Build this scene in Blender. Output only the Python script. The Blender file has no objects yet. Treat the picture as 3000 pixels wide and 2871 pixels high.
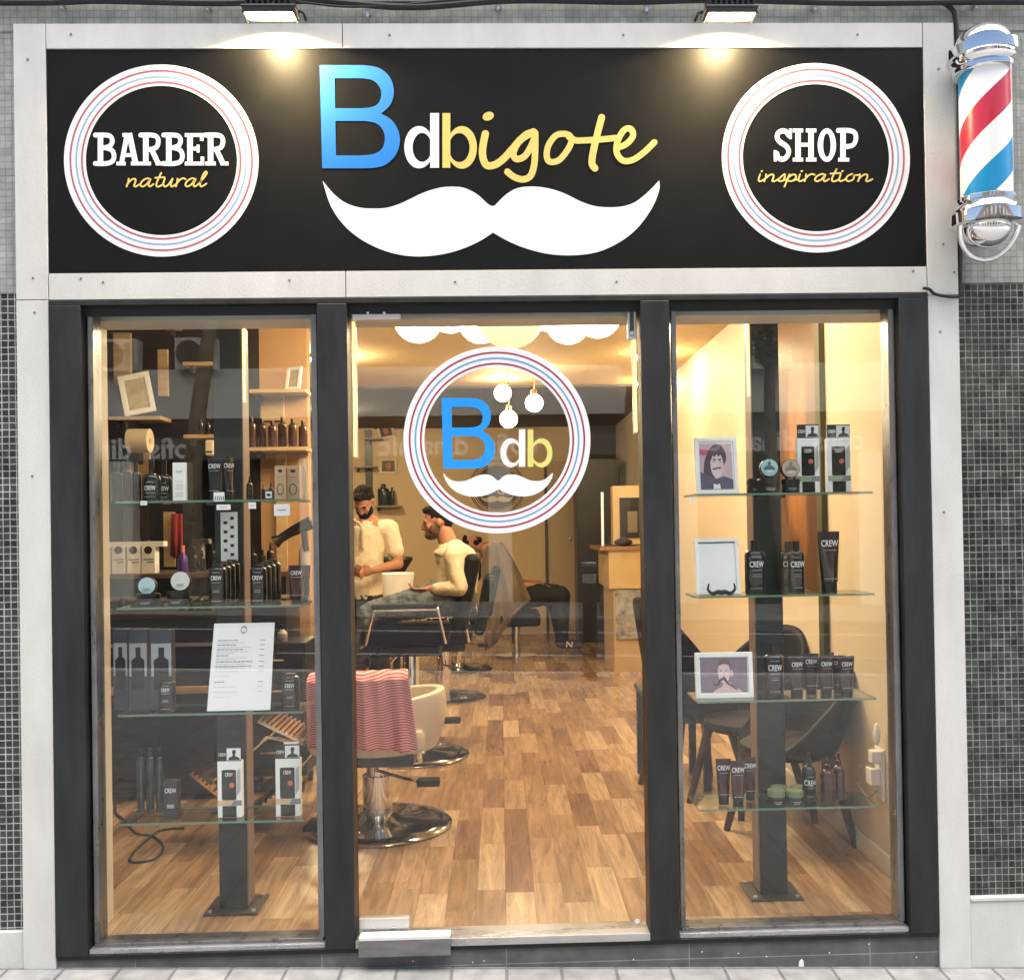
import bpy, bmesh, math, random
from math import pi, sin, cos, radians
from mathutils import Vector, Matrix, noise
from mathutils.geometry import tessellate_polygon
random.seed(7)
S = bpy.context.scene
COL = S.collection
# ------------------------------------------------------------------ camera
CAMP = Vector((0, -3.77, 1.51)); F = 3000.0; CX, CY = 1553.2, 1511.9
_p, _y, _r = 0.00890851, -0.02953096, 0.01541504
RM = Matrix.Rotation(_y, 3, 'Z') @ Matrix.Rotation(_p, 3, 'X') @ Matrix.Rotation(_r, 3, 'Y')
cd = bpy.data.cameras.new('camera'); cam = bpy.data.objects.new('camera', cd); COL.objects.link(cam)
rot = Matrix((RM.col[0], RM.col[2], -RM.col[1])).transposed()
cam.matrix_world = Matrix.Translation(CAMP) @ rot.to_4x4()
cd.sensor_width = 36; cd.lens = 36.0; cd.clip_end = 400; cd.clip_start = 0.05
cd.shift_x = -(CX - 1500) / 3000; cd.shift_y = (CY - 1435.5) / 3000
S.camera = cam
# ------------------------------------------------------------------ light
wd = bpy.data.worlds.new('World'); S.world = wd; wd.use_nodes = True
nt = wd.node_tree; bg = nt.nodes['Background']
sk = nt.nodes.new('ShaderNodeTexSky'); sk.sky_type = 'NISHITA'; sk.sun_disc = False
SUN_EL, SUN_ROT = radians(64), radians(22)
sk.sun_elevation = SUN_EL; sk.sun_rotation = SUN_ROT; sk.dust_density = 3.0; sk.ozone_density = 0.6
nt.links.new(sk.outputs[0], bg.inputs[0]); bg.inputs[1].default_value = 0.07
sl = bpy.data.lights.new('sun', 'SUN'); sl.energy = 5.0; sl.angle = radians(130); sl.color = (1, .95, .87)
so = bpy.data.objects.new('sun', sl); COL.objects.link(so)
sd = Vector((sin(SUN_ROT) * cos(SUN_EL), cos(SUN_ROT) * cos(SUN_EL), sin(SUN_EL)))
so.rotation_euler = sd.to_track_quat('Z', 'Y').to_euler(); so.location = (5, 12, 30)
S.view_settings.view_transform = 'Standard'; S.view_settings.look = 'None'
S.view_settings.gamma = 1; S.view_settings.exposure = 1.75
try:
    S.cycles.use_denoising = True
    S.cycles.max_bounces = 8; S.cycles.diffuse_bounces = 4; S.cycles.glossy_bounces = 4
    S.cycles.transmission_bounces = 6; S.cycles.transparent_max_bounces = 40
    S.cycles.caustics_reflective = False; S.cycles.caustics_refractive = False
    S.cycles.sample_clamp_indirect = 4
except Exception: pass

def ray(px, py):
    return RM @ Vector(((px - CX) / F, 1, -(py - CY) / F))
def W(px, py, Y=0.0):            # measured photo point -> (x, z) on the plane y = Y
    d = ray(px, py); t = (Y - CAMP.y) / d.y
    return (d.x * t, CAMP.z + d.z * t)
def WX(px, py, X):
    d = ray(px, py); t = X / d.x
    return (CAMP.y + d.y * t, CAMP.z + d.z * t)
# ------------------------------------------------------------------ materials
def srgb(r, g, b):
    f = lambda c: (c / 255 / 12.92) if c <= 10 else ((c / 255 + .055) / 1.055) ** 2.4
    return (f(r), f(g), f(b))
_M = {}
def mat(name, col=(.5, .5, .5), rough=.5, metal=0, var=0, vs=8, bump=0, bs=60, emit=0, ecol=None, coat=0, alpha=1, spec=.5, stretch=(1, 1, 1), col2=None, trans=0):
    if name in _M: return _M[name]
    m = bpy.data.materials.new(name); m.use_nodes = True; _M[name] = m
    t = m.node_tree; b = t.nodes['Principled BSDF']
    b.inputs['Base Color'].default_value = (*col, 1); b.inputs['Roughness'].default_value = rough
    b.inputs['Metallic'].default_value = metal; b.inputs['Coat Weight'].default_value = coat
    b.inputs['Alpha'].default_value = alpha; b.inputs['Specular IOR Level'].default_value = spec
    b.inputs['Transmission Weight'].default_value = trans
    if emit:
        b.inputs['Emission Color'].default_value = (*(ecol or col), 1); b.inputs['Emission Strength'].default_value = emit
    if var or bump:
        tc = t.nodes.new('ShaderNodeTexCoord'); mp = t.nodes.new('ShaderNodeMapping')
        mp.inputs['Scale'].default_value = stretch; t.links.new(tc.outputs['Object'], mp.inputs[0])
        if var:
            n = t.nodes.new('ShaderNodeTexNoise'); n.inputs['Scale'].default_value = vs; n.inputs['Detail'].default_value = 6; n.inputs['Roughness'].default_value = .65
            t.links.new(mp.outputs[0], n.inputs['Vector'])
            r = t.nodes.new('ShaderNodeValToRGB'); r.color_ramp.elements[0].position = .3; r.color_ramp.elements[1].position = .7
            c2 = col2 or tuple(c * (1 - var) for c in col)
            r.color_ramp.elements[0].color = (*c2, 1); r.color_ramp.elements[1].color = (*col, 1)
            t.links.new(n.outputs['Fac'], r.inputs[0]); t.links.new(r.outputs[0], b.inputs['Base Color'])
            rr = t.nodes.new('ShaderNodeMapRange'); rr.inputs[3].default_value = max(rough - .12, .02); rr.inputs[4].default_value = min(rough + .12, 1)
            t.links.new(n.outputs['Fac'], rr.inputs[0]); t.links.new(rr.outputs[0], b.inputs['Roughness'])
        if bump:
            n2 = t.nodes.new('ShaderNodeTexNoise'); n2.inputs['Scale'].default_value = bs; n2.inputs['Detail'].default_value = 4
            t.links.new(mp.outputs[0], n2.inputs['Vector'])
            bp = t.nodes.new('ShaderNodeBump'); bp.inputs['Strength'].default_value = bump; bp.inputs['Distance'].default_value = .01
            t.links.new(n2.outputs['Fac'], bp.inputs['Height']); t.links.new(bp.outputs[0], b.inputs['Normal'])
    return m
def node_math(t, op, a=None, b=None, va=None, vb=None):
    n = t.nodes.new('ShaderNodeMath'); n.operation = op
    if a is not None: t.links.new(a, n.inputs[0])
    elif va is not None: n.inputs[0].default_value = va
    if b is not None: t.links.new(b, n.inputs[1])
    elif vb is not None: n.inputs[1].default_value = vb
    return n.outputs[0]
def glass_mat(name, f0, tint=(.97, .98, .97), dirt=0):
    m = bpy.data.materials.new(name); m.use_nodes = True; t = m.node_tree; t.nodes.clear()
    out = t.nodes.new('ShaderNodeOutputMaterial'); tr = t.nodes.new('ShaderNodeBsdfTransparent'); tr.inputs[0].default_value = (*tint, 1)
    gl = t.nodes.new('ShaderNodeBsdfGlossy'); gl.inputs['Roughness'].default_value = 0.0
    ge = t.nodes.new('ShaderNodeNewGeometry'); dp = t.nodes.new('ShaderNodeVectorMath'); dp.operation = 'DOT_PRODUCT'
    t.links.new(ge.outputs['Normal'], dp.inputs[0]); t.links.new(ge.outputs['Incoming'], dp.inputs[1])
    a = node_math(t, 'ABSOLUTE', dp.outputs['Value']); c = node_math(t, 'SUBTRACT', None, a, va=1.0)
    p = node_math(t, 'POWER', c, None, vb=5.0); s = node_math(t, 'MULTIPLY', p, None, vb=1 - f0); f = node_math(t, 'ADD', s, None, vb=f0)
    mx = t.nodes.new('ShaderNodeMixShader'); t.links.new(f, mx.inputs[0]); t.links.new(tr.outputs[0], mx.inputs[1]); t.links.new(gl.outputs[0], mx.inputs[2])
    last = mx.outputs[0]
    if dirt:
        df = t.nodes.new('ShaderNodeBsdfDiffuse'); df.inputs[0].default_value = (.8, .8, .8, 1)
        tc = t.nodes.new('ShaderNodeTexCoord'); n = t.nodes.new('ShaderNodeTexNoise'); n.inputs['Scale'].default_value = 3; n.inputs['Detail'].default_value = 8
        t.links.new(tc.outputs['Object'], n.inputs['Vector'])
        k = node_math(t, 'MULTIPLY', node_math(t, 'POWER', n.outputs['Fac'], None, vb=3.0), None, vb=dirt)
        m2 = t.nodes.new('ShaderNodeMixShader'); t.links.new(k, m2.inputs[0]); t.links.new(last, m2.inputs[1]); t.links.new(df.outputs[0], m2.inputs[2]); last = m2.outputs[0]
    t.links.new(last, out.inputs[0]); return m
def tile_mat(name, c1, c2, mort, w, h, ms, plane='XZ', offset=0.0, rough=.35, distort=.0, bump=.6, noise_amt=.5, rough2=None):
    m = bpy.data.materials.new(name); m.use_nodes = True; t = m.node_tree; b = t.nodes['Principled BSDF']
    tc = t.nodes.new('ShaderNodeTexCoord'); sp = t.nodes.new('ShaderNodeSeparateXYZ'); cb = t.nodes.new('ShaderNodeCombineXYZ')
    t.links.new(tc.outputs['Object'], sp.inputs[0])
    ax = {'XZ': (0, 2), 'XY': (0, 1), 'YX': (1, 0), 'YZ': (1, 2)}[plane]
    t.links.new(sp.outputs[ax[0]], cb.inputs[0]); t.links.new(sp.outputs[ax[1]], cb.inputs[1])
    vec = cb.outputs[0]
    if distort:
        n = t.nodes.new('ShaderNodeTexNoise'); n.inputs['Scale'].default_value = 22; t.links.new(vec, n.inputs['Vector'])
        sc = t.nodes.new('ShaderNodeVectorMath'); sc.operation = 'SCALE'; sc.inputs['Scale'].default_value = distort; t.links.new(n.outputs['Color'], sc.inputs[0])
        ad = t.nodes.new('ShaderNodeVectorMath'); t.links.new(vec, ad.inputs[0]); t.links.new(sc.outputs[0], ad.inputs[1]); vec = ad.outputs[0]
    br = t.nodes.new('ShaderNodeTexBrick'); br.offset = offset; br.squash = 1
    br.inputs['Color1'].default_value = (*c1, 1); br.inputs['Color2'].default_value = (*c2, 1); br.inputs['Mortar'].default_value = (*mort, 1)
    br.inputs['Scale'].default_value = 1; br.inputs['Brick Width'].default_value = w; br.inputs['Row Height'].default_value = h
    br.inputs['Mortar Size'].default_value = ms; br.inputs['Mortar Smooth'].default_value = .25; br.inputs['Bias'].default_value = 0
    t.links.new(vec, br.inputs['Vector'])
    n2 = t.nodes.new('ShaderNodeTexNoise'); n2.inputs['Scale'].default_value = 14; n2.inputs['Detail'].default_value = 8; t.links.new(tc.outputs['Object'], n2.inputs['Vector'])
    mr = t.nodes.new('ShaderNodeMapRange'); mr.inputs[1].default_value = .3; mr.inputs[2].default_value = .7; mr.inputs[3].default_value = 1 - noise_amt; mr.inputs[4].default_value = 1 + noise_amt * .4
    t.links.new(n2.outputs['Fac'], mr.inputs[0])
    mx = t.nodes.new('ShaderNodeMix'); mx.data_type = 'RGBA'; mx.blend_type = 'MULTIPLY'; mx.inputs[0].default_value = 1
    t.links.new(br.outputs['Color'], mx.inputs[6]); t.links.new(mr.outputs[0], mx.inputs[7]); t.links.new(mx.outputs[2], b.inputs['Base Color'])
    b.inputs['Roughness'].default_value = rough
    if rough2:
        r2 = t.nodes.new('ShaderNodeMapRange'); r2.inputs[3].default_value = rough; r2.inputs[4].default_value = rough2; t.links.new(br.outputs['Fac'], r2.inputs[0]); t.links.new(r2.outputs[0], b.inputs['Roughness'])
    bp = t.nodes.new('ShaderNodeBump'); bp.inputs['Strength'].default_value = bump; bp.inputs['Distance'].default_value = .003; bp.invert = True
    t.links.new(br.outputs['Fac'], bp.inputs['Height']); t.links.new(bp.outputs[0], b.inputs['Normal'])
    return m
def wood_floor_mat():
    m = bpy.data.materials.new('wood_planks'); m.use_nodes = True; t = m.node_tree; b = t.nodes['Principled BSDF']
    tc = t.nodes.new('ShaderNodeTexCoord'); sp = t.nodes.new('ShaderNodeSeparateXYZ'); t.links.new(tc.outputs['Object'], sp.inputs[0])
    # strip index / random shift per strip gives irregular staggering
    wdt, lng = .118, .62
    u = node_math(t, 'DIVIDE', sp.outputs[0], None, vb=wdt); fu = node_math(t, 'FLOOR', u)
    w1 = t.nodes.new('ShaderNodeTexWhiteNoise'); w1.noise_dimensions = '1D'; t.links.new(fu, w1.inputs['W'])
    v = node_math(t, 'ADD', node_math(t, 'DIVIDE', sp.outputs[1], None, vb=lng), node_math(t, 'MULTIPLY', w1.outputs['Value'], None, vb=7.3)); fv = node_math(t, 'FLOOR', v)
    cb = t.nodes.new('ShaderNodeCombineXYZ'); t.links.new(fu, cb.inputs[0]); t.links.new(fv, cb.inputs[1])
    w2 = t.nodes.new('ShaderNodeTexWhiteNoise'); w2.noise_dimensions = '2D'; t.links.new(cb.outputs[0], w2.inputs['Vector'])
    rp = t.nodes.new('ShaderNodeValToRGB'); e = rp.color_ramp.elements
    e[0].position = 0; e[0].color = (.24, .125, .062, 1); e[1].position = 1; e[1].color = (.56, .39, .24, 1)
    for p, c in ((.22, (.30, .17, .088)), (.5, (.37, .225, .12)), (.78, (.47, .31, .18))):
        k = e.new(p); k.color = (*c, 1)
    t.links.new(w2.outputs['Value'], rp.inputs[0])
    mp = t.nodes.new('ShaderNodeMapping'); mp.inputs['Scale'].default_value = (26, 2.2, 1); t.links.new(tc.outputs['Object'], mp.inputs[0])
    of = t.nodes.new('ShaderNodeVectorMath'); t.links.new(mp.outputs[0], of.inputs[0]); sc = t.nodes.new('ShaderNodeVectorMath'); sc.operation = 'SCALE'; sc.inputs['Scale'].default_value = 30
    t.links.new(w2.outputs['Color'], sc.inputs[0]); t.links.new(sc.outputs[0], of.inputs[1])
    n = t.nodes.new('ShaderNodeTexNoise'); n.inputs['Scale'].default_value = 1; n.inputs['Detail'].default_value = 9; n.inputs['Roughness'].default_value = .7; n.inputs['Distortion'].default_value = .8
    t.links.new(of.outputs[0], n.inputs['Vector'])
    mr = t.nodes.new('ShaderNodeMapRange'); mr.inputs[1].default_value = .3; mr.inputs[2].default_value = .7; mr.inputs[3].default_value = .50; mr.inputs[4].default_value = 1.35; t.links.new(n.outputs['Fac'], mr.inputs[0])
    # seams
    gu = node_math(t, 'ABSOLUTE', node_math(t, 'SUBTRACT', node_math(t, 'FRACT', u), None, vb=.5)); gv = node_math(t, 'ABSOLUTE', node_math(t, 'SUBTRACT', node_math(t, 'FRACT', v), None, vb=.5))
    su = node_math(t, 'GREATER_THAN', gu, None, vb=.489); sv = node_math(t, 'GREATER_THAN', gv, None, vb=.498); sm = node_math(t, 'MAXIMUM', su, sv)
    k = node_math(t, 'SUBTRACT', None, node_math(t, 'MULTIPLY', sm, None, vb=.35), va=1.0)
    mu = node_math(t, 'MULTIPLY', mr.outputs[0], k)
    mx = t.nodes.new('ShaderNodeMix'); mx.data_type = 'RGBA'; mx.blend_type = 'MULTIPLY'; mx.inputs[0].default_value = 1
    t.links.new(rp.outputs[0], mx.inputs[6]); t.links.new(mu, mx.inputs[7]); t.links.new(mx.outputs[2], b.inputs['Base Color'])
    b.inputs['Roughness'].default_value = .24
    bp = t.nodes.new('ShaderNodeBump'); bp.inputs['Strength'].default_value = .12; bp.inputs['Distance'].default_value = .004; t.links.new(n.outputs['Fac'], bp.inputs['Height']); t.links.new(bp.outputs[0], b.inputs['Normal'])
    return m
# ------------------------------------------------------------------ mesh helpers
class MB:
    def __init__(s): s.v = []; s.f = []; s.m = []
    def add(s, vs, fs, mi=0):
        o = len(s.v); s.v += [Vector(p) for p in vs]; s.f += [tuple(i + o for i in f) for f in fs]; s.m += [mi] * len(fs); return s
    def box(s, x0, x1, y0, y1, z0, z1, mi=0, M=None):
        x0, x1 = min(x0, x1), max(x0, x1); y0, y1 = min(y0, y1), max(y0, y1); z0, z1 = min(z0, z1), max(z0, z1)
        v = [(x0, y0, z0), (x1, y0, z0), (x1, y1, z0), (x0, y1, z0), (x0, y0, z1), (x1, y0, z1), (x1, y1, z1), (x0, y1, z1)]
        if M: v = [M @ Vector(p) for p in v]
        return s.add(v, [(0, 3, 2, 1), (4, 5, 6, 7), (0, 1, 5, 4), (1, 2, 6, 5), (2, 3, 7, 6), (3, 0, 4, 7)], mi)
    def lathe(s, prof, c=(0, 0, 0), n=24, sx=1, sy=1, axis='Z', mi=0):
        vs = []
        for r, z in prof:
            for i in range(n):
                a = 2 * pi * i / n; p = (r * cos(a) * sx, r * sin(a) * sy, z)
                if axis == 'X': p = (p[2], p[0], p[1])
                elif axis == 'Y': p = (p[0], p[2], p[1])
                vs.append((p[0] + c[0], p[1] + c[1], p[2] + c[2]))
        fs = [(k * n + i, k * n + (i + 1) % n, (k + 1) * n + (i + 1) % n, (k + 1) * n + i) for k in range(len(prof) - 1) for i in range(n)]
        fs.append(tuple(range(n - 1, -1, -1))); fs.append(tuple((len(prof) - 1) * n + i for i in range(n)))
        if axis == 'Y': fs = [f[::-1] for f in fs]
        return s.add(vs, fs, mi)
    def cyl(s, c, r, h, n=20, axis='Z', mi=0): return s.lathe([(r, 0), (r, h)], c, n, axis=axis, mi=mi)
    def sph(s, c, r, n=20, sx=1, sy=1, sz=1, mi=0):
        k = n // 2; return s.lathe([(max(r * sin(pi * i / k), 1e-4), -r * cos(pi * i / k) * sz) for i in range(k + 1)], c, n, sx, sy, mi=mi)
    def tube(s, pts, r, n=8, mi=0):
        pts = [Vector(p) for p in pts]; rs = r if isinstance(r, (list, tuple)) else [r] * len(pts); vs = []; up = None
        for i, p in enumerate(pts):
            d = (pts[min(i + 1, len(pts) - 1)] - pts[max(i - 1, 0)]).normalized()
            if up is None: up = Vector((0, 0, 1)) if abs(d.z) < .9 else Vector((1, 0, 0))
            a = d.cross(up).normalized(); b = a.cross(d).normalized(); up = b
            for j in range(n):
                t = 2 * pi * j / n; vs.append(p + (a * cos(t) + b * sin(t)) * rs[i])
        fs = [(k * n + j, k * n + (j + 1) % n, (k + 1) * n + (j + 1) % n, (k + 1) * n + j) for k in range(len(pts) - 1) for j in range(n)]
        fs.append(tuple(range(n - 1, -1, -1))); fs.append(tuple((len(pts) - 1) * n + j for j in range(n)))
        return s.add(vs, fs, mi)
    def prism(s, outer, holes=(), y0=0.0, th=.003, mi=0):     # polygon in x,z ; front at y0, back at y0+th
        loops = [list(outer)] + [list(h) for h in holes]
        def area(l): return sum(l[i][0] * l[(i + 1) % len(l)][1] - l[(i + 1) % len(l)][0] * l[i][1] for i in range(len(l)))
        if area(loops[0]) < 0: loops[0].reverse()
        for h in loops[1:]:
            if area(h) > 0: h.reverse()
        allp = [p for l in loops for p in l]
        tr = tessellate_polygon([[Vector((p[0], p[1], 0)) for p in l] for l in loops]); N = len(allp)
        vs = [(p[0], y0, p[1]) for p in allp] + [(p[0], y0 + th, p[1]) for p in allp]; fs = []
        for a, b, c in tr:
            A, B, C = allp[a], allp[b], allp[c]
            if (B[0] - A[0]) * (C[1] - A[1]) - (C[0] - A[0]) * (B[1] - A[1]) < 0: b, c = c, b
            fs.append((a, b, c)); fs.append((c + N, b + N, a + N))
        o = 0
        for l in loops:
            n = len(l)
            for i in range(n):
                a, b = o + i, o + (i + 1) % n; fs.append((b, a, a + N, b + N))
            o += n
        return s.add(vs, fs, mi)
    def build(s, name, m, parent=None, smooth=False, bevel=0, shift=True):
        me = bpy.data.meshes.new(name); off = parent.matrix_world_loc if False else (Vector(parent['_o']) if (parent is not None and shift and '_o' in parent) else Vector((0, 0, 0)))
        me.from_pydata([p - off for p in s.v], [], s.f); me.update()
        ms = m if isinstance(m, (list, tuple)) else [m]
        for k in ms: me.materials.append(k)
        for p, i in zip(me.polygons, s.m): p.material_index = i; p.use_smooth = smooth
        if smooth:
            try: me.set_sharp_from_angle(angle=radians(40))
            except Exception: pass
        o = bpy.data.objects.new(name, me); COL.objects.link(o)
        if parent is not None: o.parent = parent
        if bevel:
            b = o.modifiers.new('b', 'BEVEL'); b.width = bevel; b.segments = 2; b.limit_method = 'ANGLE'; b.angle_limit = radians(40)
        return o
def tag(o, label, cat, group=None, kind=None):
    if label: o['label'] = label
    if cat: o['category'] = cat
    if group: o['group'] = group
    if kind: o['kind'] = kind
    return o
ROOTS = []
def thing(name, label, cat, loc=(0, 0, 0), group=None, rz=0):
    o = bpy.data.objects.new(name, None); COL.objects.link(o); o.location = loc; o.rotation_euler = (0, 0, rz); o.empty_display_size = .05
    o['_o'] = tuple(float(c) for c in loc); ROOTS.append(o)
    return tag(o, label, cat, group)
def sub(o):      # a part whose own children are authored in the same coordinates as the part
    if o.parent is not None and '_o' in o.parent: o['_o'] = tuple(o.parent['_o']); ROOTS.append(o)
    return o
def copy_tree(o, parent=None, mats=None):
    c = o.copy(); COL.objects.link(c)
    if parent is not None: c.parent = parent
    for ch in list(o.children): copy_tree(ch, c)
    return c
def catmull(pts, n=6, closed=False):
    P = [Vector((p[0], p[1], 0)) if len(p) == 2 else Vector(p) for p in pts]; k = len(P); out = []
    rng = range(k if closed else k - 1)
    for i in rng:
        if closed: a, b, c, d = P[i - 1], P[i], P[(i + 1) % k], P[(i + 2) % k]
        else: a, b, c, d = P[max(i - 1, 0)], P[i], P[i + 1], P[min(i + 2, k - 1)]
        for j in range(n):
            t = j / n; out.append(.5 * ((2 * b) + (c - a) * t + (2 * a - 5 * b + 4 * c - d) * t * t + (3 * b - a - 3 * c + d) * t ** 3))
    if not closed: out.append(P[-1])
    return out
def path(segs, n=6):     # segments of control points, each smoothed on its own, corners where they meet
    out = []
    for sg in segs:
        q = [(p.x, p.y) for p in catmull(sg, n)] if len(sg) > 2 else list(sg)
        if out and abs(out[-1][0] - q[0][0]) < 1e-6 and abs(out[-1][1] - q[0][1]) < 1e-6: q = q[1:]
        out += q
    if abs(out[0][0] - out[-1][0]) < 1e-6 and abs(out[0][1] - out[-1][1]) < 1e-6: out.pop()
    return out
def ell(cx, cy, rx, ry, n=40, tilt=0):
    return [(cx + rx * cos(a) * cos(tilt) - ry * sin(a) * sin(tilt), cy + rx * cos(a) * sin(tilt) + ry * sin(a) * cos(tilt)) for a in [2 * pi * i / n for i in range(n)]]
def ribbon(pts, w, caps=True, n=6, smooth=True):   # outline polygon of a pen stroke
    q = [(p.x, p.y) for p in catmull(pts, n)] if smooth and len(pts) > 2 else list(pts)
    ws = w if isinstance(w, list) else [w] * len(q)
    if len(ws) != len(q): ws = [ws[0] + (ws[-1] - ws[0]) * i / (len(q) - 1) for i in range(len(q))]
    L, R = [], []
    for i, p in enumerate(q):
        a = q[max(i - 1, 0)]; b = q[min(i + 1, len(q) - 1)]; dx, dy = b[0] - a[0], b[1] - a[1]; l = math.hypot(dx, dy) or 1
        nx, ny = -dy / l * ws[i] / 2, dx / l * ws[i] / 2; L.append((p[0] + nx, p[1] + ny)); R.append((p[0] - nx, p[1] - ny))
    return L, R, q, ws
def stroke(mb, pts, w, tf, y0, th=.002, caps=True, n=6, smooth=True):
    L, R, q, ws = ribbon(pts, w, caps, n, smooth)
    V0 = []; 
    for a, b in zip(L, R): V0 += [tf(*a), tf(*b)]
    N = len(V0); vs = [(p[0], y0, p[1]) for p in V0] + [(p[0], y0 + th, p[1]) for p in V0]; fs = []
    for i in range(len(L) - 1):
        a, b, c, d = 2 * i, 2 * i + 1, 2 * i + 3, 2 * i + 2
        fs.append((a, b, c, d)); fs.append((a + N, d + N, c + N, b + N)); fs.append((a, d, d + N, a + N)); fs.append((b, b + N, c + N, c))
    # orient front to -y
    A, B, C = (Vector(vs[i]) for i in (0, 1, 3)); 
    if (B - A).cross(C - A).y > 0: fs = [f[::-1] for f in fs]
    mb.add(vs, fs)
    if caps:
        for ci, (p, wv) in enumerate(((q[0], ws[0]), (q[-1], ws[-1]))):
            mb.prism([tf(*e) for e in ell(p[0], p[1], wv / 2, wv / 2, 14)], (), y0 - .00006 - .00005 * ci, th)
_TX = {}
def text_mb(txt, size, sx=1.0, bold=0.0, y0=0, th=.0008, align='CENTER', bend=0, cx=0, cz=0, mirror=False, M=None):
    key = (txt, bold, align)
    if key not in _TX:
        c = bpy.data.curves.new('t', 'FONT'); c.body = txt; c.size = 1; c.align_x = align; c.align_y = 'CENTER'; c.offset = bold; c.extrude = .5; c.resolution_u = 3
        o = bpy.data.objects.new('t', c); me = o.to_mesh()
        _TX[key] = ([tuple(v.co) for v in me.vertices], [tuple(p.vertices) for p in me.polygons]); o.to_mesh_clear(); bpy.data.objects.remove(o); bpy.data.curves.remove(c)
    V, Fc = _TX[key]; vs = []
    for a, b, e in V:
        x = a * sx * size * (-1 if mirror else 1) + cx; y = y0 - e * th
        if bend: y += bend - math.sqrt(max(bend * bend - x * x, 1e-6))
        vs.append((x, y, b * size + cz))
    mb = MB(); mb.add(vs, [f[::-1] for f in Fc] if mirror else Fc); return mb
# ------------------------------------------------------------------ materials in use
clad = mat('fibre_cement', (.66, .65, .625), .7, var=.12, vs=3.2, bump=.15, bs=160, col2=(.54, .53, .505), stretch=(1.6, 1, .6))
steel = mat('raw_dark_steel', (.024, .0255, .028), .5, metal=.1, var=.4, vs=5, col2=(.006, .0065, .008), stretch=(2.2, 1, .5), bump=.05, bs=60)
bead = mat('worn_steel_bead', (.26, .26, .265), .3, metal=.7, var=.5, vs=20, stretch=(1, 1, .3))
beadb = mat('bright_sill_steel', (.50, .50, .52), .28, metal=.6, var=.4, vs=16, stretch=(.2, 1, 1))
darkgap = mat('black_gap_shade', (.008, .008, .009), .6)  # black put where gaps lie in shade, also the panel backing
board = mat('black_sign_panel', (.0028, .0029, .0032), .55, var=.3, vs=9, spec=.2)
white = mat('white_vinyl', (.86, .86, .86), .45)
redv = mat('faded_red_vinyl', (.42, .11, .15), .5); bluev = mat('faded_blue_vinyl', (.28, .40, .58), .5)
redd = mat('crimson_vinyl', (.36, .025, .08), .5); blued = mat('sky_vinyl', (.17, .36, .60), .5)
bluebig = mat('bright_blue_vinyl', (.09, .38, .85), .45); yell = mat('pale_yellow_vinyl', (.76, .57, .17), .6, spec=.2)
bluedoor = mat('blue_film', (.01, .30, .85), .4); yelld = mat('yellow_film', (.72, .68, .18), .5)
chrome = mat('chrome', (.82, .82, .83), .06, metal=1); satin = mat('satin_steel', (.62, .61, .62), .32, metal=.7)
black = mat('black_plastic', (.012, .012, .013), .35); rubber = mat('black_rubber', (.01, .01, .011), .6)
mosaic = tile_mat('dark_mosaic', (.014, .016, .016), (.065, .07, .07), (.50, .50, .48), .0252, .0252, .0020, distort=.0036, rough=.25, noise_amt=.55, rough2=.8)
mospaint = tile_mat('painted_mosaic', (.33, .335, .31), (.40, .405, .375), (.27, .27, .25), .0252, .0252, .0014, distort=.006, rough=.7, noise_amt=.3, bump=.9)
plinthm = tile_mat('plinth_stone', (.115, .108, .110), (.145, .138, .14), (.28, .27, .27), .675, 3.0, .002, rough=.6, noise_amt=.35, bump=.3)
pave = tile_mat('pavement_tiles', (.27, .27, .275), (.33, .33, .33), (.16, .16, .16), .2, .2, .006, plane='XY', offset=0.0, rough=.85, noise_amt=.3, bump=.9)
asph = mat('asphalt', (.05, .055, .075), .7, var=.25, vs=3, bump=.2, bs=300)
floorm = wood_floor_mat()
tanw = mat('warm_tan_paint', (.68, .50, .29), .6, var=.08, vs=2); creamw = mat('cream_paint', (.70, .60, .45), .6, var=.06, vs=3)
ceilm = mat('ceiling_paint', (.76, .58, .34), .7, var=.05, vs=2); ceild = mat('dark_ceiling_with_reflection', (.10, .085, .085), .7, var=.2, vs=2)
darkw = mat('dark_plum_paint', (.045, .028, .025), .5, var=.3, vs=2); colm = mat('charcoal_green_steel', (.020, .025, .025), .45, var=.3, vs=6)
woodl = mat('light_beech', (.55, .38, .20), .45, var=.25, vs=7, stretch=(1, 6, 6)); woodd = mat('dark_walnut', (.07, .04, .025), .45, var=.4, vs=8)
ledm = mat('warm_led', (1, .8, .45), .5, emit=.6, ecol=(1, .66, .24)); globem = mat('lamp_globe', (1, .95, .85), .5, emit=13, ecol=(1, .84, .58))
globe2 = mat('lamp_globe_cream', (.9, .8, .5), .5, emit=.30, ecol=(1, .86, .50))
glassm = glass_mat('clear_glass', .038, dirt=.002); shelfg = glass_mat('shelf_glass', .07, (.90, .95, .92))
gedge = mat('green_glass_edge', (.14, .24, .17), .15, alpha=.85, coat=.5)
glassd = glass_mat('jar_glass', .05)
bottlem = mat('dark_bottle_plastic', (.006, .004, .004), .12, coat=.6); capm = mat('black_cap', (.005, .0045, .0045), .3); tubem = mat('dark_brown_tube', (.028, .011, .010), .2, coat=.5)
tubeb = mat('black_tube', (.012, .013, .015), .25, coat=.4); printw = mat('white_print', (.82, .82, .82), .5); printg = mat('grey_print', (.35, .35, .35), .6)
paper = mat('white_paper', (.93, .93, .94), .6, var=.03, vs=20); cardw = mat('white_card', (.92, .92, .91), .5); orange = mat('orange_seal', (.60, .16, .10), .5)
frameW = mat('white_frame_paint', (.93, .93, .92), .45); amber = mat('amber_plastic', (.045, .006, .005), .12, coat=.6)
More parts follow.
